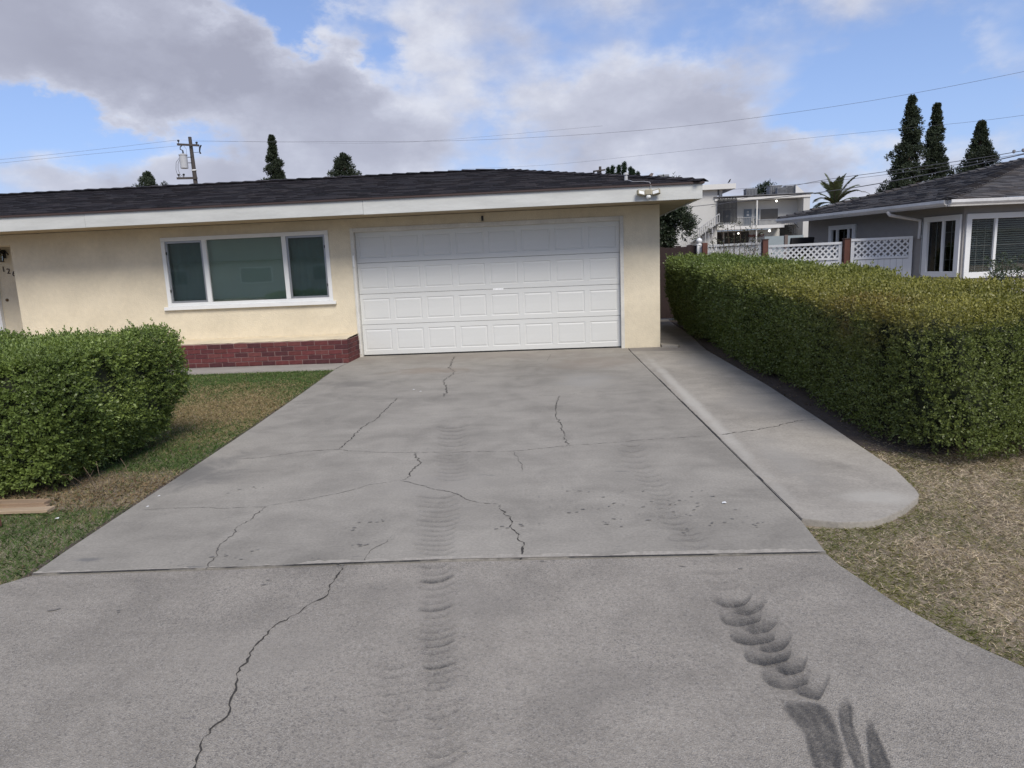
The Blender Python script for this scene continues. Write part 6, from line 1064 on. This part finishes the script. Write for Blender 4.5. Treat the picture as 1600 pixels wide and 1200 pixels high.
wire([(9.77, 41.44, 5.26), (12.77, 34.26, 4.78), (15.37, 28.05, 4.60), (17.5, 23, 4.7)], .008, 'thin cable behind the conifers above the grey roof')
for k, (x, z) in enumerate(((13.0, 4.10), (13.12, 4.09), (12.88, 4.10))):
    tag(MB().lathe((x, 20.7+.1*k, z-.05), [(.01, 0), (.04, .02), (.04, .08), (.01, .10)], 8).build('cable_splice', mat('splice_grey', (.2, .2, .21), .5, .2)), ['left', 'middle', 'right'][(1, 2, 0)[k]]+' grey splice casing on the upper cable above the grey roof', 'cable splice', 'splices on the cable')
SL = thing('street_light', 'double armed street light far behind the palm', 'street light', loc=(43.5, 100, 0))
MB().tube([(43.5, 100, 0), (43.5, 100, 8.6)], [.12, .08], 8).build('mast', M_RAIL, SL)
for s in (-1, 1):
    MB().tube([(43.5, 100, 8.5), (43.5+s*.4, 100, 9.1), (43.5+s*.95, 100, 9.35)], .04, 6).build('arm', M_RAIL, SL); MB().obox((43.5+s*1.15, 100, 9.36), (1, 0, s*.12), (0, 1, 0), (0, 0, 1), .28, .12, .05).build('lamp_head', M_RAIL, SL)

# ------------------------------------------------------------------ house across the street, seen only as a reflection in the picture window
OP = thing('opposite_house', 'pale house across the street, faintly reflected in the picture window', 'house', loc=(-27, -26, 0))
MB().box(-46, -9, -34, -26, -.03, 2.7).build('wall', mat('opposite_wall_paint', (.55, .54, .50), .85, .08, .5), OP)
MB().add([(-46.7, -25.3, 2.7), (-8.3, -25.3, 2.7), (-8.3, -34.7, 2.7), (-46.7, -34.7, 2.7), (-44.5, -30, 5.6), (-10.5, -30, 5.6)], [(0, 1, 5, 4), (1, 2, 5), (2, 3, 4, 5), (3, 0, 4), (0, 3, 2, 1)]).build('roof', mat('opposite_roof', (.10, .095, .09), .9, .2, 2), OP)
for a, b in ((-42, -39), (-30, -27.5), (-23.5, -21.0), (-18, -16)):
    w_ = MB().box(a, b, -25.99, -25.94, 1.0, 2.2).build('window', M_WHITE, OP); MB().box(a+.1, b-.1, -25.93, -25.92, 1.1, 2.1).build('pane', mat('opposite_pane', (.22, .23, .23), .3, .1), w_)
MB().box(-15, -10, -25.99, -25.94, 0, 2.2).build('garage_door', M_WHITE, OP)
OP2 = thing('opposite_house', 'grey brown house across the street, reflected in the grey house windows', 'house', loc=(41, -26, 0))
MB().box(20, 62, -34, -26, -.03, 2.8).build('wall', mat('opposite_wall_grey', (.30, .28, .25), .85, .08, .5), OP2)
MB().add([(19.3, -25.3, 2.8), (62.7, -25.3, 2.8), (62.7, -34.7, 2.8), (19.3, -34.7, 2.8), (21.5, -30, 6.2), (60.5, -30, 6.2)], [(0, 1, 5, 4), (1, 2, 5), (2, 3, 4, 5), (3, 0, 4), (0, 3, 2, 1)]).build('roof', mat('opposite_roof'), OP2)
for a, b in ((24, 27), (31, 34), (40, 44), (50, 53)):
    w_ = MB().box(a, b, -25.99, -25.94, 1.0, 2.2).build('window', M_WHITE, OP2); MB().box(a+.1, b-.1, -25.93, -25.92, 1.1, 2.1).build('pane', mat('opposite_pane', (.22, .23, .23), .3, .1), w_)
